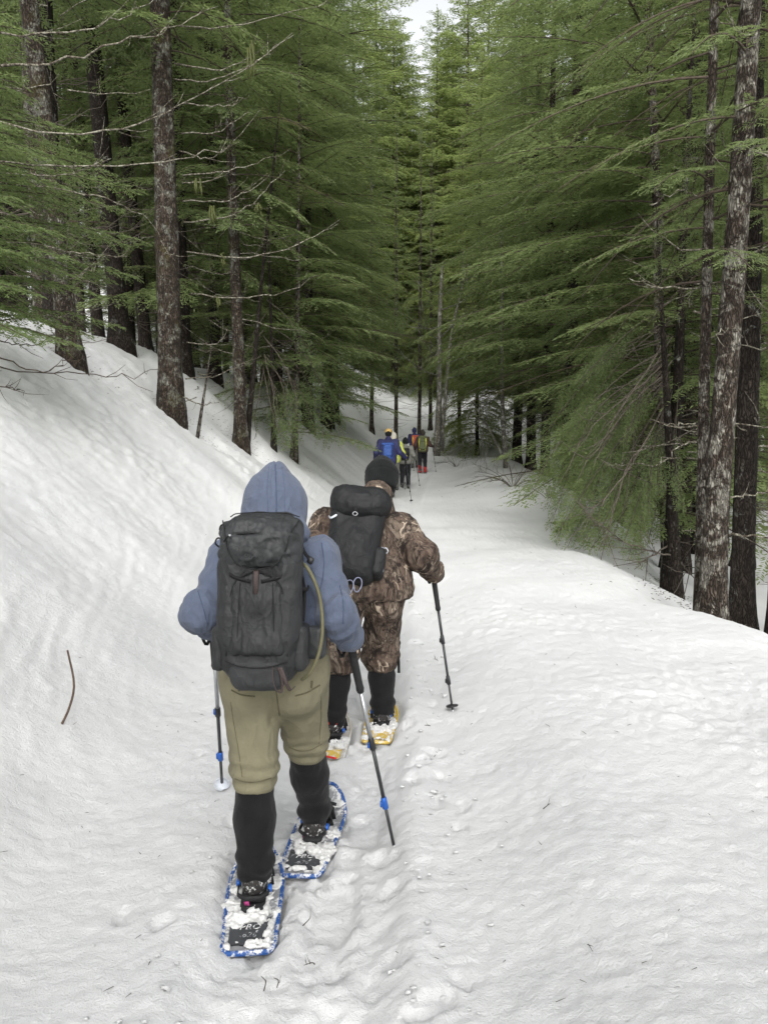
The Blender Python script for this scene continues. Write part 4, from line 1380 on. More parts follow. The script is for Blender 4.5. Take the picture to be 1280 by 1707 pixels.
def head_prims(F, c, fwd, up, s=1.0):
    c = np.array(tuple(c), float); f = unit(fwd); u = unit(np.array(up) - f * (np.array(up) @ f)); r = np.cross(f, u)
    R = Matrix((Vector(r), Vector(f), Vector(u))).transposed()
    F.ell(c + u * .02 * s, (.076 * s, .098 * s, .100 * s), R, .02)
    F.ell(c + f * .028 * s - u * .055 * s, (.058 * s, .066 * s, .066 * s), R, .03)      # jaw
    F.cap(c + f * .083 * s + u * .012 * s, c + f * .112 * s - u * .026 * s, .008 * s, .015 * s, .010)   # nose
    for q in (-1, 1):
        F.ell(c + r * q * .078 * s - f * .006 * s - u * .008 * s, (.010 * s, .020 * s, .032 * s), R, .008)   # ears
        F.ell(c + r * q * .034 * s + f * .092 * s + u * .012 * s, (.018 * s, .012 * s, .010 * s), R, .008, sub=True)   # eye sockets
        F.cap(c + f * .090 * s + r * q * .012 * s + u * .030 * s, c + f * .080 * s + r * q * .050 * s + u * .028 * s, .008 * s, .006 * s, .010)   # brows
    F.ell(c + f * .093 * s - u * .052 * s, (.024 * s, .010 * s, .006 * s), R, .006)     # lips
    F.ell(c + f * .091 * s - u * .064 * s, (.020 * s, .010 * s, .007 * s), R, .006)
    F.ell(c + f * .082 * s - u * .095 * s, (.022 * s, .016 * s, .016 * s), R, .012)     # chin


def bounds(J, pad=.17):
    P = np.array([tuple(p) for k, p in J.items() if k not in ('fwd', 'up', 'pl', 'pr')])
    return P.min(0) - pad, P.max(0) + pad


def build_body(J, h, parent, s=1.0, hands=True):
    lo, hi = bounds(J)
    F = Field(lo, hi, h)
    torso_prims(F, J, 0, s)
    F.cap(J['chest'], J['neck'], .07 * s, .058 * s, .05)
    F.cap(J['neck'], np.array(J['head']) - .06 * s * np.array(J['up']), .058 * s, .056 * s, .03)
    head_prims(F, J['head'], J['fwd'], J['up'], s)
    for q in 'lr':
        F.chain([J['sh' + q], J['el' + q], J['wr' + q]], [.056 * s, .043 * s, .029 * s], .03)
        if hands: hand_prims(F, J['wr' + q], J['p' + q + 'p'], J['p' + q], 1 if q == 'r' else -1)
        F.chain([J['hip' + q], J['kn' + q], J['an' + q]], [.090 * s, .060 * s, .040 * s], .04)
        F.chain([J['an' + q], J['to' + q]], [.043 * s, .032 * s], .03)
    return F.obj('body', M['skin'], parent, origin=parent.location) if parent else F


def torso_prims(F, J, e, s=1.0, k=.06):
    pel = (np.array(J['hipl']) + np.array(J['hipr'])) / 2
    ch = np.array(J['chest'])
    for q in 'lr':
        sh, hp = np.array(J['sh' + q]), np.array(J['hip' + q])
        F.cap(hp + (0, 0, .03), ch + (sh - ch) * .45 - (0, 0, .10), .105 * s + e, .115 * s + e, k)
        F.cap(ch + (sh - ch) * .3, sh, .095 * s + e, .066 * s + e, k)
    F.cap(pel + (0, 0, .06), ch, .11 * s + e, .12 * s + e, k)


def person_top(name, label, J, h=.012, s=1.0, hands=True):
    """the body is ONE mesh and is the person; clothes and hair hang from it as parts"""
    lo, hi = bounds(J)
    F = Field(lo, hi, h)
    torso_prims(F, J, 0, s)
    F.cap(J['chest'], J['neck'], .07 * s, .058 * s, .05)
    F.cap(J['neck'], np.array(tuple(J['head'])) - .06 * s * np.array(tuple(J['up'])), .058 * s, .056 * s, .03)
    head_prims(F, J['head'], J['fwd'], J['up'], s)
    for q in 'lr':
        F.chain([J['sh' + q], J['el' + q], J['wr' + q]], [.056 * s, .043 * s, .029 * s], .03)
        if hands: hand_prims(F, J['wr' + q], J['p' + q + 'p'], J['p' + q], 1 if q == 'r' else -1)
        F.chain([J['hip' + q], J['kn' + q], J['an' + q]], [.090 * s, .060 * s, .040 * s], .04)
        F.chain([J['an' + q], J['to' + q]], [.043 * s, .032 * s], .03)
    v, q_ = F.surface()
    base = np.array([(J['anl'][0] + J['anr'][0]) / 2, (J['anl'][1] + J['anr'][1]) / 2, min(J['anl'][2], J['anr'][2]) - .1])
    me = mesh_from(name, v - base, q_, [M['skin']], smooth=True)
    o = link(name, me, None, base)
    tag(o, label, 'person')
    c, f, u = (np.array(tuple(J[k])) for k in ('head', 'fwd', 'up'))
    r = np.cross(unit(f), unit(u))
    for q in (-1, 1):
        g = Geo(); g.blob(c - base + (r * q * .033 + unit(f) * .080 + unit(u) * .012) * s, (.013 * s,) * 3, 0, 0, 0, 8)
        g.obj('eye', [M['eye_white']], o)
    return o


def leg_cloth(F, J, q, top, bot_z, r0, r1, k=.04):
    """a trouser leg down to height bot_z"""
    hp, kn, an = (np.array(tuple(J[n + q])) for n in ('hip', 'kn', 'an'))
    F.cap(hp, kn, r0, r1, k)
    if bot_z < kn[2]:
        t = (kn[2] - bot_z) / (kn[2] - an[2])
        F.cap(kn, kn + (an - kn) * t, r1, r1 * .93, k)


def bvh_of(o):
    off = o.parent.location if o.parent else Vector()
    return BVHTree.FromPolygons([v.co + off for v in o.data.vertices], [tuple(p.vertices) for p in o.data.polygons])


def seam(o, pts, r, mat, name='seam', n=26, lift=0.0):
    """a stitched line lying on the cloth, found along the sight lines through pts"""
    bv = bvh_of(o); out = []
    for px, py in curve_pts([(a, b, 0) for a, b in pts], n)[:, :2]:
        d = (W(px, py, 5.0) - cam.location).normalized()
        hit = bv.ray_cast(cam.location, d)
        if hit[0] is not None: out.append(hit[0] + hit[1] * lift)
    if len(out) < 4: return
    P = np.array([tuple(p) for p in out]) - np.array(o.parent.location)
    P[1:-1] = (P[:-2] + P[1:-1] * 2 + P[2:]) / 4
    g = Geo(); g.tube(P, r, 5, 0); g.obj(name, [mat], o.parent)


# ---------------------------------------------------------------- kit
def snowshoe(label, loc, yaw, pitch, mats, letters=None, snow=1.0, rim=True, L=.63, wd=.105, seed=0, roll=0.0, group=None):
    """frame, deck, tail panel, binding, snow and print; y runs toe-ward"""
    frame_m, deck_m, tail_m = mats
    t = empty('snowshoe', loc)
    t.rotation_euler = (pitch, roll, yaw)
    tag(t, label, 'snowshoe', group)
    n = 56
    def half(yv):      # half width along the shoe, tail at 0, toe at L
        a = np.clip(yv / L, 0, 1)
        w = wd * (0.90 + 0.10 * sstep(.1, .6, a))
        tail = np.sqrt(np.clip(1 - ((.10 - a) / .10) ** 2, 0, 1)) if a < .10 else 1
        toe = np.sqrt(np.clip(1 - ((a - .70) / .30) ** 2, 0, 1)) if a > .70 else 1
        if a < .10: tail = .70 + .30 * tail
        return w * tail * toe
    def zz(yv): return .075 * max(0, (yv / L - .72) / .28) ** 2 + .0
    ys = np.concatenate([np.linspace(0, .10 * L, 6), np.linspace(.1 * L, .7 * L, 13)[1:], L * (.7 + .3 * np.sin(np.linspace(0, math.pi / 2, 10)))[1:]])
    ys = ys - .0
    right = [(half(y), y - .30, zz(y)) for y in ys]
    outline = right + [(-x, y, z) for x, y, z in right[::-1][1:]]
    g = Geo(); g.tube(outline, .0088, 8, 0, closed=True, flat=(1, 1.25))
    g.obj('frame', [frame_m], t)
    # deck: rows across, a little dished and ribbed
    def deck(name, y0, y1, mat, inset, zoff, hole=False):
        rows = [y for y in np.linspace(y0, y1, 26)]
        v = []
        m = 13
        for y in rows:
            w = max(half(y) - inset, .004)
            for j in range(m):
                x = w * (2 * j / (m - 1) - 1)
                v.append((x, y - .30, zz(y) + zoff - .004 * (1 - (x / w) ** 2) + .003 * math.cos(x * 160) * (1 - (x / w) ** 2)))
        nb = len(v)
        v = v + [(x, y, z - .005) for x, y, z in v]
        q = []
        for i in range(len(rows) - 1):
            for j in range(m - 1):
                if hole and 17 < i < 21 and j in (8, 9, 10): continue
                a = i * m + j
                q.append((a, a + 1, a + m + 1, a + m)); q.append((nb + a, nb + a + m, nb + a + m + 1, nb + a + 1))
        gg = Geo(); gg.add(v, q)
        return gg.obj(name, [mat], t)
    deck('deck', .012, L * .985, deck_m, .006, .004)
    deck('tail_panel', .035, .17, tail_m, .022, .0105)
    # binding: heel plate, crampon bar, straps over the boot
    g = Geo()
    g.box((0, .02, .018), (.095, .20, .012), 0, bev=.006)
    g.box((0, -.085, .020), (.085, .05, .018), 0, bev=.006)
    for y_, h_ in ((.11, .085), (.055, .10)):
        g.tube([(-.065, y_, .015), (-.058, y_, h_ * .7), (-.02, y_ + .004, h_), (.02, y_ + .004, h_), (.058, y_, h_ * .7), (.065, y_, .015)], .010, 6, 0, flat=(.35, 1.1))
    g.tube([(-.062, .05, .035), (-.058, -.05, .052), (-.03, -.088, .058), (.03, -.088, .058), (.058, -.05, .052), (.062, .05, .035)], .010, 6, 0, flat=(.35, 1.0))
    g.obj('binding', [M['rubber']], t)
    for bx_ in ((.062, -.02, .052), (-.062, .03, .05)):
        g = Geo(); g.box(bx_, (.016, .03, .022), 0, bev=.004); g.obj('buckle', [M['blue_plastic']], t)
    if letters:
        for txt, y_, sz, mat in letters:
            me = text_mesh(txt, sz, .22)
            o = link('lettering', me, t); me.materials.append(mat); o.location = (0, y_ - .30, .0165)
    # snow caught on the deck and binding: one crusty mass with holes
    rg = np.random.RandomState(seed + 40)
    F = Field((-.14, -.32, -.02), (.14, .36, .10), .0045)
    for i in range(int(24 * snow)):
        y_ = rg.uniform(-.15, .26); x_ = rg.uniform(-1, 1) * half(y_ + .30) * .9
        r_ = rg.uniform(.014, .036)
        F.ell((x_, y_, .007 + zz(y_ + .3)), (r_ * 1.2, r_ * 1.5, r_ * rg.uniform(.20, .40)), None, .010)
    for i in range(int(10 * snow)):
        F.ell((rg.uniform(-.055, .055), rg.uniform(-.16, -.085), .016), (rg.uniform(.016, .036), rg.uniform(.012, .026), rg.uniform(.010, .022)), None, .010)
    for i in range(int(14 * snow)):
        y_ = rg.uniform(-.28, -.10); x_ = rg.choice((-1, 1)) * half(y_ + .30) * rg.uniform(.70, .97)
        r_ = rg.uniform(.008, .018)
        F.ell((x_, y_, .008), (r_, r_ * 1.8, r_ * .5), None, .01)
    for i in range(int(8 * snow)):
        x_ = rg.uniform(-.075, .075); r_ = rg.uniform(.008, .015)
        F.ell((x_, -.272 + rg.uniform(-.006, .02), .009), (r_ * 1.6, r_, r_ * .5), None, .01)
    gx, gy, gz_ = F.ax[0][:, None, None], F.ax[1][None, :, None], F.ax[2][None, None, :]
    near_ = np.abs(F.f) < .03
    xx, yy_, zz2 = np.broadcast_arrays(gx, gy, gz_)
    F.f[near_] += (.0075 * noise3(xx[near_] * 52 + seed, yy_[near_] * 52, zz2[near_] * 52) + .0050 * noise3(xx[near_] * 115, yy_[near_] * 115, zz2[near_] * 115)).astype(np.float32) + .002
    tag(F.obj('packed_snow', M['clump'], t), kind='stuff')
    return t


def text_mesh(txt, size, shear=0.0):
    cu = bpy.data.curves.new('lettering', 'FONT')
    cu.body = txt; cu.size = size; cu.align_x = 'CENTER'; cu.shear = shear; cu.extrude = 0.0004; cu.resolution_u = 2
    ob = bpy.data.objects.new('lettering_source', cu); COL.objects.link(ob)
    bpy.context.view_layer.update()
    me = bpy.data.meshes.new_from_object(ob.evaluated_get(bpy.context.evaluated_depsgraph_get()))
    bpy.data.objects.remove(ob); bpy.data.curves.remove(cu)
    me.name = 'lettering'
    return me


def pole(label, top, tip, style, group=None, basket=True, grip_len=.13, sink=.05, k=1.0, strap=True, fine=True):
    """trekking pole from the top of its grip to its tip"""
    top, tip = np.array(tuple(top)), np.array(tuple(tip))
    t = empty('trekking_pole', tip); tag(t, label, 'trekking pole', group)
    d = top - tip; L = np.linalg.norm(d); d = d / L
    sd = 10 if fine else 6
    P = lambda a: d * a
    up_m, low_m, lock_m = style
    g = Geo()
    gr = [(0, .012), (.008, .018), (.03, .0195), (.05, .0165), (.075, .0175), (.10, .0160), (.125, .0165), (grip_len, .0175), (grip_len + .14, .0155), (grip_len + .155, .0175), (grip_len + .17, .014)]
    g.tube([P(L - a) for a, r in gr], [r * k for a, r in gr], sd, 0); g.obj('grip', [M['rubber']], t)
    a1, a2, a3 = L - grip_len - .16, L * .50, L * .24
    for nm, x0, x1, r, m in (('upper_shaft', a1, a2, .0092, up_m), ('middle_shaft', a2, a3, .0082, low_m), ('lower_shaft', a3, .05, .0070, low_m)):
        g = Geo(); g.tube([P(x0), P(x1)], r * k, sd, 0); g.obj(nm, [m], t)
    sx = unit(np.cross(d, (0, 1, 0)))
    for a in (a2, a3):
        g = Geo(); g.tube([P(a + .03), P(a + .026), P(a - .022), P(a - .026)], [.0095 * k, .0125 * k, .0135 * k, .0095 * k], sd, 0)
        g.obj('clamp', [M['black_plastic'] if a == a2 else lock_m], t)
        g = Geo(); g.box(P(a) + sx * .014 * k, (.012, .014, .03), 0, bev=.004); g.obj('lever', [lock_m], t)
    g = Geo(); g.tube([P(.055), P(.03), P(.0)], [.0075 * k, .006 * k, .003], sd, 0); g.obj('tip', [M['alu']], t)
    if basket:
        g = Geo(); n = 18
        e1 = sx; e2 = np.cross(d, sx)
        g.tube([P(.075) + (.036 if (i % 6) else .030) * (e1 * math.cos(i * 2 * math.pi / n) + e2 * math.sin(i * 2 * math.pi / n)) for i in range(n)], .0035, 5, 0, closed=True)
        g.tube([P(.085), P(.078), P(.072), P(.066)], [.010, .030, .032, .010], 14, 0)
        g.obj('basket', [basket if not isinstance(basket, bool) else M['black_plastic']], t)
    if strap:
        g = Geo(); b = P(L - .01)
        lp = [b, b + sx * .03 + (0, -.03, .0), b + sx * .035 + (0, -.05, -.06), b + sx * .015 + (0, -.045, -.11), b + sx * .002 + (0, -.02, -.06)]
        g.tube(curve_pts(lp, 14), .009, 6, 0, flat=(.15, 1)); g.obj('strap', [M['webbing']], t)
    return t
# ---------------------------------------------------------------- the hiker in the blue hood
gz = lambda x, y: trail_z(x, y)
J1 = {}
for k_, p_ in dict(hipl=(424, 1112, 2.86), hipr=(492, 1112, 2.86), knl=(424, 1272, 2.82), knr=(509, 1222, 3.02), anl=(426, 1442, 2.75), anr=(524, 1352, 3.16),
                   chest=(452, 950, 2.90), neck=(456, 885, 2.96), head=(459, 845, 3.03), shl=(384, 932, 2.90), shr=(530, 932, 2.90),
                   ell=(338, 1020, 2.79), elr=(562, 1026, 2.77), wrl=(353, 1046, 2.98), wrr=(577, 1060, 2.98)).items():
    J1[k_] = np.array(W(*p_))
J1['tol'] = J1['anl'] + (-.01, .17, -.075); J1['tor'] = J1['anr'] + (.03, .17, -.075)
J1['fwd'] = unit((0.02, .93, -.36)); J1['up'] = unit((0, .36, .93))
tipl, tipr = np.array(W(371, 1312, 3.52)), np.array(W(660, 1400, 3.04))
tipl[2] = trail_z(tipl[0], tipl[1]) - .03; tipr[2] = trail_z(tipr[0], tipr[1]) - .06
topl, topr = np.array(W(354, 1024, 3.03)), np.array(W(577, 1040, 2.92))
for q, tp, ti in (('l', topl, tipl), ('r', topr, tipr)):
    J1['p' + q] = unit(tp - ti); J1['p' + q + 'p'] = tp - unit(tp - ti) * .055
J1['wrl'] = J1['plp'] + np.array((.0, -.055, .012)); J1['wrr'] = J1['prp'] + np.array((.0, -.055, .012))
h1 = person_top('person', 'person in a blue hoodie with hood up and khaki trousers, nearest on the trail', J1, .010)
b1 = h1.location


def garment(parent, name, mat, lo, hi, h, build, fl=()):
    F = Field(lo, hi, h); build(F)
    return F.obj(name, mat, parent, fl, parent.location)


def _hoodie(F):
    J = J1
    torso_prims(F, J, .006)
    F.cap(J['chest'], J['neck'], .12, .085, .06)
    for q in 'lr':
        sh, el, wr = J['sh' + q], J['el' + q], J['wr' + q]
        F.cap(sh, el, .072, .060, .05)
        F.cap(el, wr, .062, .044, .05)
        F.cap(wr, wr + (wr - el) * .06, .047, .045, .02)
    F.cut(J['hipl'] + (0, 0, -.02), (0, 0, -1))


def elbow_folds(v):
    out = np.zeros(len(v))
    for q in 'lr':
        sh, el, wr = J1['sh' + q], J1['el' + q], J1['wr' + q]
        for a, b, dirn in ((el, sh, 1), (el, wr, 1)):
            d = unit(b - a); t = (v - a) @ d
            r = np.linalg.norm(v - a - t[:, None] * d, axis=1)
            w = np.exp(-((t - .05) / .10) ** 2) * (r < .13)
            out += .0055 * w * np.sin(t * 75 + 4.0 * noise3(v[:, 0] * 8, v[:, 1] * 8, v[:, 2] * 8))
    return out


lo, hi = bounds(J1, .16)
hood_o = garment(h1, 'hoodie', M['hoodie'], lo, hi, .009, _hoodie, (folds(.015, 6, 6, 3.0, 1.3), folds(.008, 13, 13, 6, 4.2), folds(.003, 24, 24, 14, 9.2), elbow_folds))


def _hood(F):
    c, u, f = J1['head'], J1['up'], J1['fwd']
    r = np.cross(f, u)
    F.ell(c + u * .005 - f * .005, (.118, .136, .150), Matrix((Vector(r), Vector(f), Vector(u))).transposed(), .03)
    F.cap(c + u * .06 - f * .03, c + u * .135 - f * .035, .094, .038, .06)           # the peaked crown of the hood
    F.cap(c - u * .05 - f * .035, J1['neck'] - u * .06 - f * .03, .113, .120, .06)
    F.ell(J1['neck'] - f * .055 - u * .02, (.15, .08, .06), None, .05)
    F.ell(c + f * .13 - u * .03, (.070, .10, .095), Matrix((Vector(r), Vector(f), Vector(u))).transposed(), .02, sub=True)   # the opening for the face


def _hood_seam(v):
    c, u, f = J1['head'], J1['up'], J1['fwd']
    x = v[:, 0] - c[0] - .004
    back = (v - c) @ f < .05
    return np.where(back, -.0045 * np.exp(-(x / .0035) ** 2) + .002 * np.exp(-((np.abs(x) - .009) / .004) ** 2), 0)


c_ = J1['head']
hood_p = garment(h1, 'hood', M['hoodie'], c_ - (.26, .26, .32), c_ + (.26, .26, .30), .007, _hood, (folds(.007, 7, 7, 4, 2.2), folds(.004, 15, 15, 9, 6.2), _hood_seam))


def _trousers(F):
    J = J1
    pel = (J['hipl'] + J['hipr']) / 2
    F.cap(J['hipl'] + (-.005, 0, .06), J['hipr'] + (.005, 0, .06), .118, .118, .06)
    for q, sx in (('l', -1), ('r', 1)):
        F.ell(J['hip' + q] + (sx * .006, -.055, -.045), (.105, .105, .125), None, .06)
        F.cap(J['hip' + q] + (sx * .010, 0, -.03), J['kn' + q], .120, .088, .05)
        kn, an = J['kn' + q], J['an' + q]
        zb = .395 if q == 'l' else .430
        t = (kn[2] - zb) / (kn[2] - an[2])
        F.cap(kn, kn + (an - kn) * t, .089, .080, .03)
        F.cap(kn + (an - kn) * (t - .08), kn + (an - kn) * (t - .02), .086, .083, .02)
    F.cut(pel + (0, 0, .16), (0, 0, 1))
    for q in 'lr': pass


def _trouser_hem(v):
    return np.zeros(len(v))


def seat_creases(v):
    pel = (J1['hipl'] + J1['hipr']) / 2
    d = v - pel
    back = sstep(0, -.06, d[:, 1]) if False else (d[:, 1] < 0).astype(float)
    out = -.012 * np.exp(-((d[:, 0]) / .010) ** 2) * np.clip(-(d[:, 2] + .02) * 8, 0, 1) * (d[:, 2] > -.20) * back
    for sx in (-1, 1):     # slanting back pocket mouths
        l = d[:, 2] + .045 + sx * d[:, 0] * -.25
        out += -.006 * np.exp(-(l / .006) ** 2) * (sx * d[:, 0] > .03) * (sx * d[:, 0] < .13) * back
    return out


F = Field(bounds(J1, .18)[0], bounds(J1, .18)[1], .009)
_trousers(F)
v_, q_ = F.surface(); v_ = v_.astype(float)
# cut the legs at the hem
for fn in (folds(.006, 8, 8, 3.0, 6.1), folds(.003, 16, 16, 7, 2.7), band_folds(.0038, .39, .49, 105, 1.0), seat_creases):
    v_ = v_ + vnormals(v_, q_) * fn(v_)[:, None]
o_ = link('trousers', mesh_from('trousers', v_ - np.array(b1), q_, [M['khaki']], smooth=True), h1)
SEAM_B = plain_mat('hoodie_stitching', (.050, .064, .105), .95, .1)
SEAM_K = plain_mat('trouser_stitching', (.095, .085, .055), .95, .1)
seam(hood_p, [(459, 775), (460, 800), (461, 830), (461, 858)], .0026, SEAM_B)
seam(hood_p, [(449, 778), (446, 810), (447, 856)], .0010, SEAM_B); seam(hood_p, [(470, 778), (474, 810), (475, 856)], .0010, SEAM_B)
seam(hood_o, [(372, 905), (366, 930), (366, 960), (372, 985)], .0024, SEAM_B); seam(hood_o, [(536, 905), (540, 935), (538, 965), (532, 985)], .0024, SEAM_B)
seam(hood_o, [(330, 985), (338, 1010), (346, 1040)], .0018, SEAM_B); seam(hood_o, [(566, 975), (572, 1005), (572, 1040)], .0018, SEAM_B)
seam(o_, [(461, 1150), (463, 1170), (466, 1192)], .0030, SEAM_K); seam(o_, [(386, 1150), (402, 1158), (425, 1161)], .0034, SEAM_K, 'pocket_edge'); seam(o_, [(492, 1160), (512, 1154), (533, 1142)], .0034, SEAM_K, 'pocket_edge')
seam(o_, [(385, 1170), (390, 1205), (398, 1250), (404, 1295)], .0018, SEAM_K); seam(o_, [(535, 1160), (535, 1195), (532, 1240)], .0018, SEAM_K)
seam(o_, [(392, 1298), (410, 1303), (430, 1303), (452, 1297)], .0028, SEAM_K, 'hem'); seam(o_, [(482, 1245), (500, 1252), (520, 1249), (536, 1240)], .0028, SEAM_K, 'hem')
seam(o_, [(400, 1140), (399, 1152)], .0050, SEAM_K, 'belt_loop', 6); seam(o_, [(520, 1135), (519, 1147)], .0050, SEAM_K, 'belt_loop', 6)
g = Geo()     # belt
bl = [np.array(b1) * 0 + (J1['hipl'] + J1['hipr']) / 2 - np.array(b1) + (.205 * math.cos(a), .150 * math.sin(a) - .01, .10) for a in np.linspace(0, 2 * math.pi, 25)[:-1]]
g.tube(bl, .016, 6, 0, closed=True, flat=(.2, 1)); g.obj('belt', [M['webbing_brown']], h1)


def gaiters(h, J, zt, r0, r1, mat, boot_mat, hres=.008):
    for q in 'lr':
        kn, an, to = J['kn' + q], J['an' + q], J['to' + q]
        top = kn + (an - kn) * ((kn[2] - zt[q]) / (kn[2] - an[2]))
        F = Field(np.minimum(np.minimum(top, an), to) - .15, np.maximum(np.maximum(top, an), to) + .15, hres)
        F.cap(top, top + (an - top) * .45, r0, r0 * 1.02, .03)
        F.cap(top + (an - top) * .45, an + (0, 0, .02), r0 * 1.02, r1, .03)
        F.cap(an + (0, -.01, .0), an + (to - an) * .35 + (0, 0, .015), r1, r1 * .85, .03)
        F.cut(an + (0, 0, -.045), (0, .25, -1))
        F.cut(top, top - an)
        F.obj('gaiter', mat, h, (folds(.007, 7, 7, 5, 3.3 + ord(q), False), band_folds(.0050, an[2] - .04, an[2] + .06, 80, ord(q) * 1.0), folds(.003, 22, 22, 14, 1.1)), h.location)
        F = Field(np.minimum(an, to) - .13, np.maximum(an, to) + .13, .007)
        heel = an + (0, -.045, -.055)
        F.cap(heel, to, .036, .033, .02)
        F.cap(an + (0, -.012, .0), heel + (0, .03, 0), .048, .044, .03)
        F.cap(an + (0, 0, -.01), to + (0, 0, .02), .046, .034, .03)
        o = F.obj('boot', boot_mat, h, (folds(.003, 18, 18, 18, 2.0),), h.location)
        g = Geo(); hb = heel - np.array(tuple(h.location))
        dd = to - heel; dd[2] = 0
        g.box(hb + dd * .5 + (0, 0, -.036), (.082, np.linalg.norm(dd) + .085, .022), 0, Matrix.Rotation(math.atan2(-dd[0], dd[1]), 3, 'Z'), .008)
        g.obj('sole', [M['rubber']], o)
        g = Geo()
        rg = np.random.RandomState(ord(q))
        for i in range(34):
            p = an - np.array(tuple(h.location)) + (rg.uniform(-.055, .055), rg.uniform(-.075, .10), rg.uniform(-.085, .01))
            p[1] = min(p[1], 0.10)
            r_ = rg.uniform(.003, .009)
            off_ = p - (an - np.array(tuple(h.location)) + (0, 0, -.03)); off_[2] = 0
            n_ = np.linalg.norm(off_) + 1e-6
            p[:2] = (an - np.array(tuple(h.location)))[:2] + off_[:2] / n_ * .052
            g.blob(p, (r_ * 1.4, r_ * 1.2, r_), 0, i, .5, 6)
        tag(g.obj('packed_snow', [M['clump']], o), kind='stuff')


gaiters(h1, J1, {'l': .40, 'r': .44}, .076, .066, M['fleece'], M['boot'])
g = Geo()
p_ = J1['anr'] - np.array(b1)
g.tube(curve_pts([p_ + (.055, -.02, .04), p_ + (.075, .01, .03), p_ + (.095, .03, .015)], 8), .008, 6, 0, flat=(.3, 1)); g.obj('strap', [M['webbing']], h1)
# gloves round the grips
for q in 'lr':
    F = Field(J1['p' + q + 'p'] - .15, J1['p' + q + 'p'] + .15, .005)
    hand_prims(F, J1['wr' + q], J1['p' + q + 'p'], J1['p' + q], 1 if q == 'r' else -1, .0035)
    F.obj('glove', M['fleece'], h1, (), b1)

ps = (M['alu'], M['shaft_black'], M['blue_plastic'])
pole('silver and black trekking pole planted left of the blue hooded person, with snowy basket', topl, tipl, ps, basket=M['clear'])
pole('silver and black trekking pole with blue clamp planted right of the blue hooded person', topr, tipr, ps, basket=False)

# --- snowshoes
def shoe_at(an, to, lift=0.0):
    return None


SZ = {}
for J_, q, yw in ((J1, 'l', .09), (J1, 'r', -.14)):
    a_ = J_['an' + q]
    SZ[q] = trail_z(a_[0], a_[1]) + .004
    PRINTS.append((a_[0] + .02 * math.sin(yw), a_[1] - .02, -yw, .325, .125, .036))
snowshoe('blue framed snowshoe under the straight rear left foot of the blue hooded person', (J1['anl'][0] - .005, J1['anl'][1] - .01, SZ['l']), .09, .03,
         (M['frame_blue'], M['deck'], M['deck_dark']), (('PRO', .100, .040, M['white_print']), ('626', .060, .036, M['grey_print'])), seed=1, L=.57)
snowshoe('blue framed snowshoe under the forward right foot of the blue hooded person', (J1['anr'][0] - .0, J1['anr'][1] + .03, SZ['r']), -.14, .03,
         (M['frame_blue'], M['deck'], M['deck_dark']), (('PRO', .100, .040, M['white_print']), ('626', .060, .036, M['grey_print'])), seed=2, roll=-.06)
for q in 'lr':
    sh = [o for o in COL.objects if o.name.startswith('snowshoe')][0 if q == 'l' else 1]
    for k in range(1):
        g = Geo(); g.tube([(-.030 + .05 * k, -.082 - .012 * k, .036), (-.012 + .05 * k, -.088 - .012 * k, .041)], .009, 6, 0, flat=(.3, 1.2)); g.obj('heel_strap', [M['pink']], sh)

# --- the charcoal pack
PK = empty('backpack', W(438, 1000, 2.665)); tag(PK, 'charcoal grey hiking backpack with zipped lid on the back of the blue hooded person', 'backpack')
PK.scale = (.91, .95, .95)
PK.rotation_euler = (-math.radians(9), 0, math.radians(-1.5))
# local axes: x right, y ahead (into the back), z up; the outer face looks to -y


def pk_field(h=.006, lo=(-.26, -.22, -.40), hi=(.26, .16, .40)): return Field(lo, hi, h)


def pk_obj(F, name, mat, fl=()): return F.obj(name, mat, PK, fl)


F = pk_field()
F.box((0, 0, -.02), (.158, .105, .255), .06, None, .02, (.97, .95, .95, .95))
F.box((0, .015, -.235), (.120, .085, .075), .055, None, .05)
F.cap((-.10, -.06, -.12), (-.105, -.06, .12), .055, .05, .04); F.cap((.10, -.06, -.12), (.105, -.06, .12), .055, .05, .04)
pk_obj(F, 'pack_body', M['pack_grey'], (folds(.006, 8, 8, 6, 3.0), folds(.004, 17, 17, 10, 8.0), folds(.0015, 34, 34, 26, 5.0)))
F = pk_field()
F.box((0, -.004, .232), (.150, .118, .085), .065, Matrix.Rotation(.22, 3, 'X'), .02, (1.05, .90, 1.0, .95))
F.ell((0, -.07, .195), (.120, .062, .075), None, .04)
F.cap((-.105, -.075, .15), (-.128, -.02, .27), .035, .03, .03); F.cap((.105, -.075, .15), (.128, -.02, .27), .035, .03, .03)


def lid_seams(v):
    a = -.006 * np.exp(-((np.abs(v[:, 0]) - .112 + .02 * (v[:, 2] - .2) / .1) / .004) ** 2) * (v[:, 1] < .05)
    b = -.007 * np.exp(-((v[:, 2] - .252 - .25 * 0 + .8 * v[:, 0] ** 2) / .004) ** 2) * (np.abs(v[:, 0]) < .112) * (v[:, 1] < -.02)
    return a + b


pk_obj(F, 'lid', M['pack_light'], (folds(.011, 9, 10, 12, 5.5), folds(.007, 16, 24, 26, 1.5), folds(.003, 34, 34, 40, 5.0), lid_seams))
F = pk_field()
F.box((0, -.098, -.045), (.112, .030, .150), .028, None, .02, (.95, .86, 1, .7))
F.cap((0, -.085, .085), (0, -.095, .0), .030, .035, .05)
F.cut((-.07, -.10, .085), (-.42, 0, 1)); F.cut((.07, -.10, .085), (.42, 0, 1))


def pocket_pleats(v):
    a = -.005 * np.exp(-((np.abs(v[:, 0]) - .070 - .015 * np.sin(v[:, 2] * 14)) / .005) ** 2)
    return a


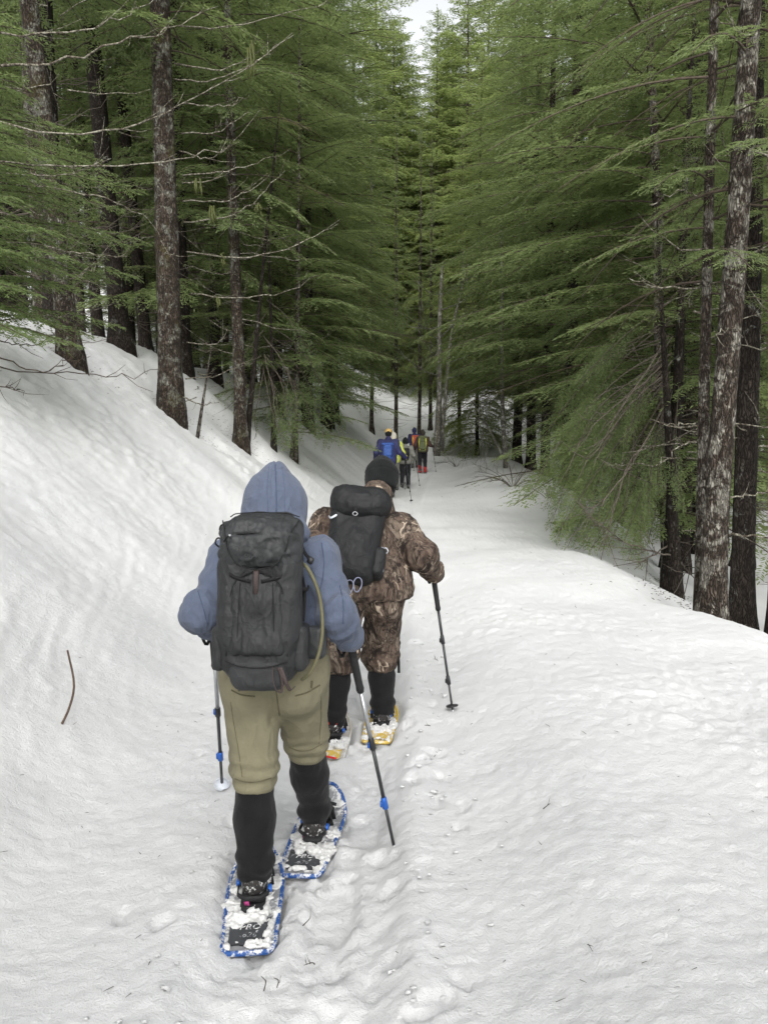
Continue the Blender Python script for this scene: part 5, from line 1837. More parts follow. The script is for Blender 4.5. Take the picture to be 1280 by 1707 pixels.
pk_obj(F, 'front_pocket', M['pack_grey'], (folds(.007, 14, 10, 5, 9.0), folds(.004, 26, 20, 14, 2.0), pocket_pleats))
F = pk_field()
F.box((0, -.035, -.268), (.125, .085, .062), .05, None, .03, (.80, 1.0, .8, 1))


pk_obj(F, 'base_panel', M['pack_low'], (folds(.004, 10, 10, 14, 7.0), lambda v: -.005 * np.exp(-((v[:, 2] + .245 - 1.6 * v[:, 0] ** 2 - .0) / .005) ** 2)))
for sx in (-1, 1):
    F = pk_field()
    F.box((sx * .158, .0, -.175), (.026, .075, .085), .024, None, .02, (.9, 1.15, 1, 1.05))
    pk_obj(F, 'side_pocket', M['pack_grey'], (folds(.004, 14, 14, 12, 3.0 + sx),))
F = pk_field()
F.box((.205, .05, -.165), (.042, .035, .062), .022, Matrix.Rotation(-.2, 3, 'Z'), .02)
pk_obj(F, 'belt_pocket', M['pack_light'], (folds(.003, 18, 18, 16, 1.0),))
g = Geo(); g.tube(curve_pts([(.165, .02, -.17), (.21, .055, -.19), (.235, .13, -.20)], 10), .020, 6, 0, flat=(.3, 1.2)); g.obj('hip_belt', [M['webbing']], PK)
g = Geo(); g.tube(curve_pts([(-.165, .02, -.17), (-.20, .06, -.19), (-.22, .13, -.20)], 10), .020, 6, 0, flat=(.3, 1.2)); g.obj('hip_belt', [M['webbing']], PK)
for sx in (-1, 1):
    g = Geo(); g.tube(curve_pts([(sx * .10, .10, .23), (sx * .13, .19, .26), (sx * .145, .25, .20), (sx * .14, .25, .05)], 14), .028, 6, 0, flat=(.3, 1.2))
    g.obj('shoulder_strap', [M['webbing']], PK)
g = Geo()
zp = [(x, -.118 - .02 * (1 - (x / .12) ** 2) + .010, .252 - .8 * x * x) for x in np.linspace(-.105, .108, 24)]
g.tube(zp, .0034, 5, 0); g.obj('zip', [M['webbing']], PK)
g = Geo(); g.tube(curve_pts([(-.105, -.128, .243), (-.115, -.135, .235), (-.125, -.12, .225), (-.135, -.10, .222)], 8), .0028, 5, 0); g.box((-.104, -.130, .243), (.010, .005, .008), 1, bev=.002)
g.obj('zip_pull', [M['webbing'], M['alu']], PK)
g = Geo(); g.tube([(0, -.133, .118), (0, -.138, .09), (0, -.136, .03)], .011, 6, 0, flat=(1, .2), up=(0, -1, 0)); g.obj('bungee_tab', [M['webbing_brown']], PK)
g = Geo()
g.tube(curve_pts([(.065, -.125, -.235), (.070, -.140, -.27), (.082, -.135, -.315), (.100, -.120, -.32), (.098, -.125, -.27), (.085, -.128, -.235)], 18), .009, 6, 0, flat=(.25, 1))
g.obj('lash_strap', [M['webbing_brown']], PK); g = Geo()
g.tube(curve_pts([(.095, -.125, -.235), (.115, -.130, -.28), (.13, -.11, -.318), (.145, -.09, -.31)], 12), .008, 6, 0, flat=(.25, 1)); g.obj('lash_strap', [M['webbing_brown']], PK)
for (pts) in ([(-.135, -.03, .275), (-.158, -.035, .285), (-.168, -.03, .265), (-.155, -.02, .245), (-.14, -.02, .245)], [(-.148, -.03, .225), (-.175, -.03, .235), (-.185, -.03, .215), (-.17, -.02, .20), (-.155, -.02, .20)]):
    g = Geo(); g.tube(curve_pts(pts, 14), .0035, 5, 0); g.obj('cord_loop', [M['webbing']], PK)
for pts in ([(.145, .0, .22), (.165, .03, .175), (.185, .06, .15), (.18, .09, .14)], [(.155, -.01, .10), (.165, .01, .02), (.160, .0, -.08)], [(-.155, -.01, .18), (-.168, .02, .13), (-.168, .05, .10)],
            [(.160, -.02, .045), (.175, .0, .04), (.18, .02, .05)], [(-.160, -.02, -.0), (-.172, .0, -.02), (-.165, .02, -.05)]):
    g = Geo(); g.tube(curve_pts(pts, 12), .009, 6, 0, flat=(.3, 1)); g.obj('side_strap', [M['webbing']], PK)
g = Geo(); g.box((.183, .05, .15), (.026, .02, .03), 0, Matrix.Rotation(.5, 3, 'Y'), .006); g.obj('buckle', [M['black_plastic']], PK)
for sx in (-1, 1):
    g = Geo(); g.box((sx * .118, -.112, .045), (.010, .006, .030), 0, bev=.003); g.obj('loop_tab', [M['black_plastic']], PK)
g = Geo(); g.tube(curve_pts([(.12, .05, .14), (.165, .0, .135), (.20, -.02, .09), (.228, -.02, .02), (.242, -.03, -.07), (.240, -.04, -.15), (.222, -.04, -.22), (.195, -.03, -.27), (.16, -.0, -.30)], 40), .0072, 8, 0)
g.obj('drinking_tube', [M['hose']], PK)
def piping(pts, r=.0030, mat='webbing', n=24, name='piping'):
    g = Geo(); g.tube(curve_pts(pts, n), r, 5, 0); g.obj(name, [M[mat]], PK)


piping([(-.118, -.100, -.20), (-.108, -.112, -.06), (-.100, -.116, .03), (-.070, -.122, .085), (0, -.132, .118)])
piping([(.118, -.100, -.20), (.108, -.112, -.06), (.100, -.116, .03), (.070, -.122, .085), (0, -.132, .118)])
piping([(-.118, -.112, -.215), (-.06, -.128, -.232), (0, -.132, -.236), (.06, -.128, -.232), (.118, -.112, -.215)])
piping([(-.062, -.128, .07), (-.066, -.130, -.02), (-.070, -.128, -.12), (-.072, -.122, -.19)], .0018)
piping([(.062, -.128, .07), (.066, -.130, -.02), (.070, -.128, -.12), (.072, -.122, -.19)], .0018)
piping([(-.150, -.055, .30), (-.125, -.115, .25), (-.110, -.128, .19), (-.070, -.128, .135), (0, -.138, .118)], .0026)
piping([(.150, -.055, .30), (.125, -.115, .25), (.110, -.128, .19), (.070, -.128, .135), (0, -.138, .118)], .0026)
piping([(-.140, .03, .318), (-.10, -.02, .328), (0, -.035, .332), (.10, -.02, .328), (.140, .03, .318)], .0022)
for sx in (-1, 1):
    g = Geo(); g.tube(curve_pts([(sx * .150, -.06, .12), (sx * .120, -.105, .11), (sx * .085, -.122, .09), (sx * .02, -.138, .075)], 12), .008, 6, 0, flat=(.25, 1)); g.obj('compression_strap', [M['webbing']], PK)
    g = Geo(); g.tube(curve_pts([(sx * .160, -.02, -.10), (sx * .150, -.075, -.12), (sx * .118, -.105, -.15)], 10), .008, 6, 0, flat=(.25, 1)); g.obj('compression_strap', [M['webbing']], PK)
me = text_mesh('osprey', .030, .15)
o_ = link('logo', me, PK); me.materials.append(M['pack_low']); o_.location = (-.005, -.1385, .165); o_.rotation_euler = (math.radians(80), 0, 0)
# ---------------------------------------------------------------- the hiker in camouflage
J2 = {}
for k_, p_ in dict(hipl=(578, 985, 4.32), hipr=(640, 985, 4.36), knl=(566, 1085, 4.30), knr=(634, 1085, 4.52), anl=(556, 1194, 4.27), anr=(638, 1176, 4.47),
                   chest=(610, 885, 4.50), neck=(626, 846, 4.66), head=(636, 805, 4.80), shl=(546, 876, 4.50), shr=(668, 884, 4.52),
                   ell=(522, 930, 4.36), elr=(703, 926, 4.36), wrl=(545, 960, 4.7), wrr=(720, 945, 4.62)).items():
    J2[k_] = np.array(W(*p_))
J2['tol'] = J2['anl'] + (-.01, .17, -.075); J2['tor'] = J2['anr'] + (.03, .17, -.075)
J2['fwd'] = unit((.06, .80, -.60)); J2['up'] = unit((.06, .60, .80))
t2r = np.array(W(756, 1196, 4.46)); t2r[2] = trail_z(t2r[0], t2r[1]) - .04
p2r = np.array(W(719, 938, 4.60))
t2l = np.array((J2['hipl'][0] - .34, 4.95, 0)); t2l[2] = trail_z(t2l[0], t2l[1]) - .04
p2l = np.array((J2['hipl'][0] - .26, 4.80, .98))
for q, tp, ti in (('l', p2l, t2l), ('r', p2r, t2r)):
    J2['p' + q] = unit(tp - ti); J2['p' + q + 'p'] = tp - unit(tp - ti) * .055
J2['wrl'] = J2['plp'] + np.array((.01, -.055, .015)); J2['wrr'] = J2['prp'] + np.array((-.012, -.052, .02))
h2 = person_top('person', 'person in brown camouflage clothes and black knit cap, second on the trail', J2, .011)


def _jacket(F):
    J = J2
    torso_prims(F, J, .030)
    F.cap(J['chest'], J['neck'], .13, .085, .06)
    F.cap(J['neck'] - (0, .03, .02), J['neck'] + unit(J['up']) * .06 - unit(J['fwd']) * .03, .105, .094, .04)    # collar
    F.cap(J['hipl'] + (0, 0, .03), J['hipr'] + (0, 0, .03), .165, .165, .05)
    for q in 'lr':
        sh, el, wr = J['sh' + q], J['el' + q], J['wr' + q]
        F.cap(sh, el, .080, .082, .05)
        F.cap(el, wr, .080, .060, .05)
        F.cap(wr, wr + unit(wr - el) * .05, .062, .058, .02)
    F.cut((J['hipl'] + J['hipr']) / 2 + (0, 0, -.035), (.0, 0, -1))
    x = J['elr']
    F.cut((J['hipl'] + J['hipr']) / 2 + (0, 0, -.035), (.0, 0, -1))


lo, hi = bounds(J2, .18)
garment(h2, 'jacket', M['camo'], lo, hi, .010, _jacket, (folds(.013, 7, 7, 5, 11.3), folds(.008, 14, 14, 9, 4.2), folds(.004, 26, 26, 18, 1.2),
        lambda v: -.014 * np.exp(-((v[:, 2] - (J2['hipl'][2] + .085)) / .018) ** 2) * (np.abs(v[:, 0] - (J2['hipl'][0] + J2['hipr'][0]) / 2) < .2)))
F = Field(lo, hi, .010)
F.cap(J2['hipl'] + (0, 0, .04), J2['hipr'] + (0, 0, .04), .112, .112, .05)
for q, sx in (('l', -1), ('r', 1)):
    kn, an = J2['kn' + q], J2['an' + q]
    F.ell(J2['hip' + q] + (sx * .004, -.045, -.055), (.10, .095, .115), None, .06)
    F.cap(J2['hip' + q] + (0, 0, -.03), kn, .108, .108, .05)
    F.cap(kn, kn + (an - kn) * .12, .114, .110, .03)
v_, q_ = F.surface(); v_ = v_.astype(float)
for fn in (folds(.010, 9, 9, 4.0, 3.1), folds(.005, 17, 17, 11, 2.7), band_folds(.006, J2['knr'][2] - .07, J2['knr'][2] + .06, 75, 2.0)):
    v_ = v_ + vnormals(v_, q_) * fn(v_)[:, None]
link('trousers', mesh_from('trousers', v_ - np.array(h2.location), q_, [M['camo']], smooth=True), h2)
gaiters(h2, J2, {'l': J2['knl'][2] - .01, 'r': J2['knr'][2] - .02}, .076, .068, M['fleece'], M['boot'])
g = Geo(); p_ = J2['knr'] - np.array(h2.location)
g.tube(curve_pts([p_ + (.07, -.03, -.01), p_ + (.105, -.03, -.015), p_ + (.112, -.03, -.05), p_ + (.114, -.03, -.13)], 12), .010, 6, 0, flat=(.3, 1)); g.obj('strap', [M['webbing']], h2)
g = Geo(); p_ = J2['anl'] - np.array(h2.location)
g.box(p_ + (.0, -.068, -.005), (.055, .008, .036), 0, bev=.003); g.obj('heel_patch', [M['red']], h2)
for q in 'lr':
    F = Field(J2['p' + q + 'p'] - .15, J2['p' + q + 'p'] + .15, .006)
    hand_prims(F, J2['wr' + q], J2['p' + q + 'p'], J2['p' + q], 1 if q == 'r' else -1, .004)
    F.obj('glove', M['fleece'], h2, (), h2.location)
# knit cap
F = Field(J2['head'] - .24, J2['head'] + .24, .007)
c, u, f = J2['head'], J2['up'], J2['fwd']; r = np.cross(f, u)
R_ = Matrix((Vector(r), Vector(f), Vector(u))).transposed()
F.ell(c + u * .045 - f * .012, (.106, .124, .110), R_, .02)
F.cap(c + u * .09 - f * .03, c + u * .135 - f * .045, .072, .040, .04)
F.cap(c - u * .01 - f * .03, c + u * .03 - f * .02, .098, .101, .02)
F.cut(c - u * .045, -u + f * .25)


def ribs(v):
    d = v - c
    a = np.arctan2(d @ r, -(d @ f))
    return .0022 * np.sin(a * 62) - .005 * np.exp(-((d @ u - .035) / .004) ** 2)


F.obj('knit_cap', M['knit'], h2, (folds(.005, 9, 9, 9, 3.0), ribs), h2.location)
F = Field(c - .2, c + .2, .007)
F.ell(c - f * .045 - u * .035, (.070, .060, .055), R_, .02)
F.obj('hair', plain_mat('brown_hair', (.05, .028, .018), .7, .3, var=.4, scale=120, bump=.4), h2, (folds(.004, 30, 30, 8, 1.0),), h2.location)

for q, yw in (('l', -.05), ('r', -.10)):
    a_ = J2['an' + q]
    SZ[q + '2'] = trail_z(a_[0], a_[1]) + .004
    PRINTS.append((a_[0], a_[1] - .02, -yw, .30, .115, .034))
ps2 = (M['shaft_black'], M['shaft_black'], M['black_plastic'])
pole('black trekking pole with round basket under the outstretched arm in camouflage', p2r, t2r, ps2)
pole('black trekking pole mostly hidden on the far side of the person in camouflage', p2l, t2l, ps2)
snowshoe('pale snowshoe with red tail strap under the rear foot of the person in camouflage', (J2['anl'][0], J2['anl'][1] - .01, SZ['l2']), -.05, .08,
         (M['deck_clear'], M['deck_clear'], M['deck_yellow']), None, 1.0, L=.54, wd=.095, seed=5)
snowshoe('yellow snowshoe under the forward right foot of the person in camouflage', (J2['anr'][0] - .01, J2['anr'][1] + .02, SZ['r2']), -.10, .02,
         (M['deck_yellow'], M['deck_yellow'], M['deck_yellow']), None, 1.0, L=.54, wd=.095, seed=6)
shs = [o for o in COL.objects if o.name.startswith('snowshoe')]
g = Geo(); g.box((.015, -.275, .022), (.075, .016, .006), 0, Matrix.Rotation(-.35, 3, 'Z'), .002); g.obj('tail_strap', [M['red']], shs[2])

# --- the black pack
PB = empty('backpack', W(592, 897, 4.27)); tag(PB, 'black backpack with domed lid and water bottle, on the person in camouflage', 'backpack')
PB.scale = (1.10, 1.05, 1.0)
PB.rotation_euler = (-math.radians(30), math.radians(6), math.radians(-4))


def pb_field(): return Field((-.26, -.24, -.42), (.26, .18, .42), .008)


F = pb_field()
F.box((0, 0, -.03), (.142, .105, .235), .06, None, .02, (.85, 1.0, .9, 1.0))
F.ell((.0, -.06, -.10), (.10, .075, .14), None, .05)
F.obj('pack_body', M['pack_black'], PB, (folds(.007, 9, 9, 6, 13.0), folds(.004, 18, 18, 12, 5.0)))
F = pb_field()
F.box((.005, -.015, .215), (.158, .130, .080), .075, Matrix.Rotation(.15, 3, 'X'), .02)
F.ell((0, -.08, .16), (.125, .07, .07), None, .05)
F.obj('lid', M['pack_black'], PB, (folds(.008, 8, 8, 8, 1.0), folds(.004, 20, 20, 20, 4.0)))
for sx in (-1, 1):
    F = pb_field()
    F.box((sx * .135, -.01, -.145), (.038, .065, .085), .032, None, .02, (.9, 1.1, 1, 1.1))
    F.obj('side_pocket', M['pack_black'], PB, (folds(.004, 14, 14, 12, 3.0 + sx),))
    g = Geo(); g.tube(curve_pts([(sx * .10, .09, .20), (sx * .135, .18, .23), (sx * .15, .23, .16), (sx * .15, .22, .02)], 14), .030, 6, 0, flat=(.3, 1.2)); g.obj('shoulder_strap', [M['webbing']], PB)
g = Geo(); g.tube([(.012 * math.cos(a) - .005, -.150, .085 + .011 * math.sin(a)) for a in np.linspace(0, 6.283, 15)[:-1]], .0020, 5, 0, closed=True); g.obj('ring', [M['alu']], PB)
g = Geo(); g.tube([(0 - .005, -.145, .14), (-.005, -.150, .10)], .010, 6, 0, flat=(1, .2), up=(0, -1, 0)); g.obj('lid_strap', [M['webbing']], PB)
for xx, zz_, rr in ((.055, -.305, .2), (.015, -.325, -.15)):
    g = Geo(); g.tube([(xx + .020 * math.cos(a) * (1 + .2 * math.sin(a)), -.085 + .01 * math.cos(a) * rr, zz_ + .042 * math.sin(a)) for a in np.linspace(0, 6.283, 21)[:-1]], .0034, 6, 0, closed=True)
    g.obj('carabiner', [plain_mat('violet_grey_metal', (.13, .14, .20), .4, .5, .5)], PB)
g = Geo(); g.tube(curve_pts([(-.09, -.10, .10), (-.13, -.09, .07), (-.15, -.04, .10)], 10), .007, 6, 0, flat=(.3, 1)); g.obj('side_strap', [M['clear']], PB)
bt = empty('water_bottle', PB.matrix_basis @ Vector((.145, -.040, -.115)))
bt.rotation_euler = PB.rotation_euler
bt.scale = (.85, .85, .72)
tag(bt, 'translucent water bottle with grey cap in the side pocket of the black backpack', 'bottle')
g = Geo(); g.tube([(0, 0, -.12), (0, 0, -.115), (0, 0, .02), (0, 0, .040), (0, 0, .05)], [.030, .036, .036, .026, .022], 14, 0); g.obj('bottle_body', [M['clear']], bt)
g = Geo(); g.tube([(0, 0, .046), (0, 0, .05), (0, 0, .075), (0, 0, .080)], [.022, .026, .025, .018], 14, 0); g.obj('cap', [plain_mat('grey_cap', (.36, .39, .45), .5)], bt)
g = Geo(); g.tube(curve_pts([(.02, -.01, .075), (.035, -.03, .07), (.048, -.02, .05), (.035, .0, .035)], 10), .004, 5, 0); g.obj('cap_loop', [M['clear']], bt)
# ---------------------------------------------------------------- the hikers farther along
def far_hiker(name_label, x, y, hgt, yaw, cols, hat, stride=.20, lean=.10, pack=None, gaiter=None, pole_tips=None, pole_group=None, res=.02, z=None, gloves=None, arms=(.30, .30), armz=(1.02, 1.02)):
    s = hgt / 1.75
    z0 = trail_z(x, y) if z is None else z
    c, sn = math.cos(yaw), math.sin(yaw)

    def w(a, b, h): return np.array((x + (a * c - b * sn) * s, y + (a * sn + b * c) * s, z0 + h * s))
    J = dict(hipl=w(-.09, 0, .92), hipr=w(.09, 0, .92), knl=w(-.10, -stride * .3 + .06, .50), knr=w(.10, stride * .5 + .06, .51), anl=w(-.10, -stride, .10), anr=w(.11, stride, .10),
             tol=w(-.11, -stride + .17, .03), tor=w(.12, stride + .17, .03), chest=w(0, lean * .9, 1.32), neck=w(0, lean * 1.25, 1.50), head=w(0, lean * 1.6 + .02, 1.63),
             shl=w(-.19, lean, 1.41), shr=w(.19, lean, 1.41), ell=w(-.30, -.02, 1.16), elr=w(.30, -.02, 1.16), wrl=w(-arms[0], .20, armz[0]), wrr=w(arms[1], .20, armz[1]))
    J['fwd'] = unit((-sn, c, -.15)); J['up'] = unit((-sn * .15, c * .15, 1))
    for q, sx in (('l', -1), ('r', 1)):
        tp = J['wr' + q] + w(0, .055, 0.05) - w(0, 0, 0)
        ti = w(sx * .36, .28, 0)
        if pole_tips and pole_tips[0 if q == 'l' else 1] is not None: ti = np.array(tuple(pole_tips[0 if q == 'l' else 1]))
        ti[2] = ground_z(ti[0], ti[1]) - .03
        J['p' + q] = unit(tp - ti); J['p' + q + 'p'] = tp - J['p' + q] * .055 * s
        J['wr' + q] = J['p' + q + 'p'] + w(0, -.055, .01) - w(0, 0, 0)
        J['tip' + q], J['top' + q] = ti, tp
    h = person_top('person', name_label, J, .017, s)
    lo, hi = bounds(J, .16)
    jm, tm, bm = cols
    F = Field(lo, hi, res * .8)
    torso_prims(F, J, .030 * s, s)
    F.cap(J['chest'], J['neck'], .10 * s, .075 * s, .05)
    for q in 'lr': F.chain([J['sh' + q], J['el' + q], J['wr' + q]], [.076 * s, .066 * s, .048 * s], .04)
    F.cut(J['hipl'] + (0, 0, -.06 * s), (0, 0, -1))
    F.obj('jacket', jm, h, (folds(.006, 9, 9, 5, x), folds(.006, 6, 6, 3, y)), h.location)
    F = Field(lo, hi, res * .8)
    F.cap(J['hipl'] + (0, 0, .03), J['hipr'] + (0, 0, .03), .112 * s, .112 * s, .05)
    for q in 'lr':
        F.chain([J['hip' + q], J['kn' + q], J['an' + q] + (J['kn' + q] - J['an' + q]) * .12], [.112 * s, .082 * s, .068 * s], .04)
    F.obj('trousers', tm, h, (folds(.006, 9, 9, 5, x),), h.location)
    for q in 'lr':
        F = Field(np.minimum(J['an' + q], J['to' + q]) - .34, np.maximum(J['an' + q], J['to' + q]) + .4, res * .8)
        F.cap(J['an' + q], J['to' + q], .058 * s, .045 * s, .02); F.cap(J['an' + q] + (0, 0, .06), J['an' + q] + (0, -.02, -.05), .060 * s, .05 * s, .02)
        F.obj('boot', bm, h, (), h.location)
        if gaiter:
            F = Field(J['an' + q] - .3, J['kn' + q] + .3, res * .8)
            F.cap(J['an' + q] + (0, 0, -.02), J['an' + q] + (J['kn' + q] - J['an' + q]) * .50, .068 * s, .076 * s, .02)
            F.obj('gaiter', gaiter, h, (folds(.006, 9, 9, 9, x),), h.location)
        F = Field(J['p' + q + 'p'] - .14, J['p' + q + 'p'] + .14, .010)
        hand_prims(F, J['wr' + q], J['p' + q + 'p'], J['p' + q], 1 if q == 'r' else -1, .006)
        F.obj('glove', gloves or M['fleece'], h, (), h.location)
    c_, u_, f_ = J['head'], J['up'], J['fwd']; r_ = np.cross(f_, u_)
    R = Matrix((Vector(r_), Vector(f_), Vector(u_))).transposed()
    kind, hm = hat
    F = Field(c_ - .28, c_ + .28, .012)
    F.ell(c_ + u_ * .045 * s, (.100 * s, .120 * s, .100 * s), R, .02)
    if kind == 'cap':
        F.cut(c_ + u_ * .035 * s, -u_)
        F.box(c_ + f_ * .13 * s + u_ * .045 * s, (.07 * s, .05 * s, .012 * s), .010, R, .015)
        F.ell(c_ - f_ * .115 * s + u_ * .045 * s, (.038 * s, .04 * s, .022 * s), R, .008, sub=True)
        F.obj('cap', hm, h, (), h.location)
        F = Field(c_ - .2, c_ + .2, .012)
        F.ell(c_ - f_ * .025 * s - u_ * .0 * s, (.088 * s, .095 * s, .085 * s), R, .02); F.cut(c_ + f_ * .03, f_)
        F.obj('hair', M['knit'], h, (), h.location)
    else:
        F.cap(c_ + u_ * .09 * s, c_ + u_ * .14 * s, .07 * s, .035 * s, .03)
        F.cap(c_ - f_ * .02 * s - u_ * .03 * s, c_ + u_ * .02 * s, .098 * s, .102 * s, .02)
        F.cut(c_ - u_ * .06 * s, -u_ + f_ * .3)
        F.obj('knit_cap', hm, h, (folds(.004, 14, 14, 10, 2.0),), h.location)
    g0 = None
    if pack:
        lb, pm, size, extras = pack
        pk = empty('backpack', w(0, lean * .9 - .16 - size[1] * .5, 1.20)); pk.rotation_euler = (-.10 - lean * .4, 0, yaw)
        tag(pk, lb, 'backpack')
        a, b, d = (v * s for v in size)
        F = Field((-.3, -.26, -.42), (.3, .26, .42), .012)
        F.box((0, 0, -.02), (a, b, d), .05, None, .02, (.85, 1, .9, 1))
        F.obj('pack_body', pm, pk, (folds(.008, 9, 9, 6, x),))
        F = Field((-.3, -.26, -.42), (.3, .26, .42), .012)
        F.box((0, -.005, d * .88), (a * 1.02, b * 1.08, d * .20), .04, None, .02)
        F.obj('lid', pm, pk, (folds(.006, 12, 12, 9, y),))
        F = Field((-.3, -.26, -.42), (.3, .26, .42), .012)
        F.box((0, -b, -d * .25), (a * .72, b * .35, d * .50), .03, None, .02)
        F.obj('front_pocket', extras.get('pocket', pm), pk, (folds(.006, 12, 12, 9, y + 2),))
        for sx in (-1, 1):
            g = Geo(); g.tube(curve_pts([(sx * .08, b, d * .8), (sx * .12, b + .12, d * .85), (sx * .13, b + .19, d * .5), (sx * .13, b + .18, -.1)], 10), .028, 6, 0, flat=(.3, 1.2)); g.obj('shoulder_strap', [extras.get('strap', M['webbing'])], pk)
            g = Geo(); g.tube([(sx * a * .72, -b - .008, d * .8), (sx * a * .80, -b - .022, .0), (sx * a * .62, -b - .015, -d * .85)], .016, 6, 0, flat=(1, .25), up=(0, -1, 0)); g.obj('side_strap', [extras.get('stripe', M['webbing'])], pk)
    return h, J


def cm(name, c, v=.25): return cloth_mat(name, c, .85, 200, v, .2)


navy, black_t, grey_j = cm('navy_cloth', (.022, .024, .068)), cm('black_trousers', (.014, .014, .017)), cm('grey_cloth', (.15, .15, .135))
A_ = W(644, 828, 19.4)
poleA = ('blue jacketed hiker in the yellow cap', )
hA, JA = far_hiker('person in navy jacket and yellow cap, third on the trail', A_.x + .04, 19.4, 1.76, -.05, (navy, black_t, M['boot']), ('cap', plain_mat('ochre_cap', (.50, .34, .12), .8)),
               .16, .14, ('small bright blue daypack on the person in the navy jacket', pack_mat('blue_pack_cloth', (.020, .060, .22)), (.15, .07, .19), {'stripe': navy}), gloves=M['yellow'], arms=(.34, .44), armz=(.95, 1.0),
               pole_tips=(None, W(686, 838, 18.6)))
pole('slim pole in the yellow gloved right hand of the person in the navy jacket', JA['topr'], JA['tipr'], ps2, fine=False, k=1.0, strap=False)
pole('slim pole in the left hand of the person in the navy jacket', JA['topl'], JA['tipl'], ps2, fine=False, k=1.0, strap=False)
B_ = W(655, 805, 21.6)
hB, JB = far_hiker('person in pale knit hat and lime green jacket half hidden beside the navy jacket', B_.x, 21.6, 1.66, -.05, (cm('lime_cloth', (.38, .42, .09)), grey_j, M['boot']), ('knit', cm('cream_knit', (.42, .40, .34))), .18, .12, arms=(.28, .36))
pole('slim pole of the person in the lime green jacket', JB['topr'], JB['tipr'], ps2, fine=False, strap=False)
C_ = W(675, 812, 23.2)
hC, JC = far_hiker('person in black knit hat and grey jacket walking with thin dark legs, mid group', C_.x, 23.2, 1.55, -.06, (grey_j, black_t, M['boot']), ('knit', M['knit']), .14, .14,
               ('black daypack on the person in the grey jacket', M['pack_black'], (.15, .08, .20), {}), arms=(.30, .36), pole_tips=(None, W(700, 806, 23.2)))
pole('slim pole held out right of the person in the grey jacket', JC['topr'], JC['tipr'], ps2, fine=False, strap=False)
D_ = W(704, 782, 31.0)
hD, JD = far_hiker('person with red gaiters under a big olive pack near the head of the line', D_.x, 31.0, 1.78, -.05, (cm('maroon_cloth', (.055, .030, .028)), black_t, M['boot']), ('knit', cm('dark_brown_knit', (.035, .028, .024))), .12, .12,
               ('large olive pack with lime straps carried near the head of the line', pack_mat('olive_pack_cloth', (.070, .080, .035)), (.18, .12, .30), {'stripe': M['yellow'], 'strap': M['yellow'], 'pocket': pack_mat('moss_pack_cloth', (.085, .10, .045))}),
               gaiter=cm('faded_red_cloth', (.33, .035, .035)), arms=(.30, .40), armz=(1.0, 1.1), pole_tips=(None, W(727, 778, 31.0)))
pole('slim pole planted right of the person with red gaiters', JD['topr'], JD['tipr'], ps2, fine=False, strap=False)
pole('slim pole left of the person with red gaiters', JD['topl'], JD['tipl'], ps2, fine=False, strap=False)
E_ = W(691, 778, 33.5)
hE, JE = far_hiker('person in a dark blue jacket leading the line, half hidden by the olive pack', E_.x, 33.5, 1.76, .06, (navy, grey_j, M['boot']), ('knit', navy), .16, .12,
               ('orange red pack on the leading person in dark blue', pack_mat('orange_pack_cloth', (.40, .085, .045)), (.15, .10, .22), {'stripe': M['yellow']}), arms=(.42, .34), armz=(1.05, 1.0))
pole('slim pole of the leading person in dark blue', JE['topl'], JE['tipl'], ps2, fine=False, strap=False)
# ---------------------------------------------------------------- twigs and litter on the snow
def on_snow(px, py, dz=0.0):
    """where the sight line through a pixel meets the snow"""
    ds = np.concatenate([np.linspace(1.6, 14, 900), np.linspace(14, 60, 900)])
    a, b = (px - 640.0) / FPX, (py - 853.5) / FPX
    dx, dy, dzz = a, CP - b * SP, -SP - b * CP
    X, Y, Z = dx / dy * ds, ds, CAM_H + dzz / dy * ds
    hit = np.argmax(Z <= base_h(X, Y) + dz)
    return np.array((X[hit], Y[hit], base_h(X[hit:hit + 1], Y[hit:hit + 1])[0] + dz))


def twig(name, label, pts, r0, r1, mat, cat='twig', group=None, forks=0, rng=None):
    P = curve_pts(pts, 12)
    t = None
    g = Geo(); o = P[0].copy()
    g.tube(P - o, np.linspace(r0, r1, 12), 6, 0)
    for k in range(forks):
        i = rng.randint(3, 11); d = unit(P[min(i + 1, 11)] - P[i - 1]) + rng.normal(0, .6, 3); l = np.linalg.norm(P[-1] - P[0]) * rng.uniform(.15, .35)
        g.tube([P[i] - o, P[i] - o + d * l * .5, P[i] - o + d * l + (0, 0, .02)], [r1 * 1.4, r1, r1 * .5], 4, 0)
    t = link(name, g.mesh(name, [mat]), None, o)
    tag(t, label, cat, group)
    return t


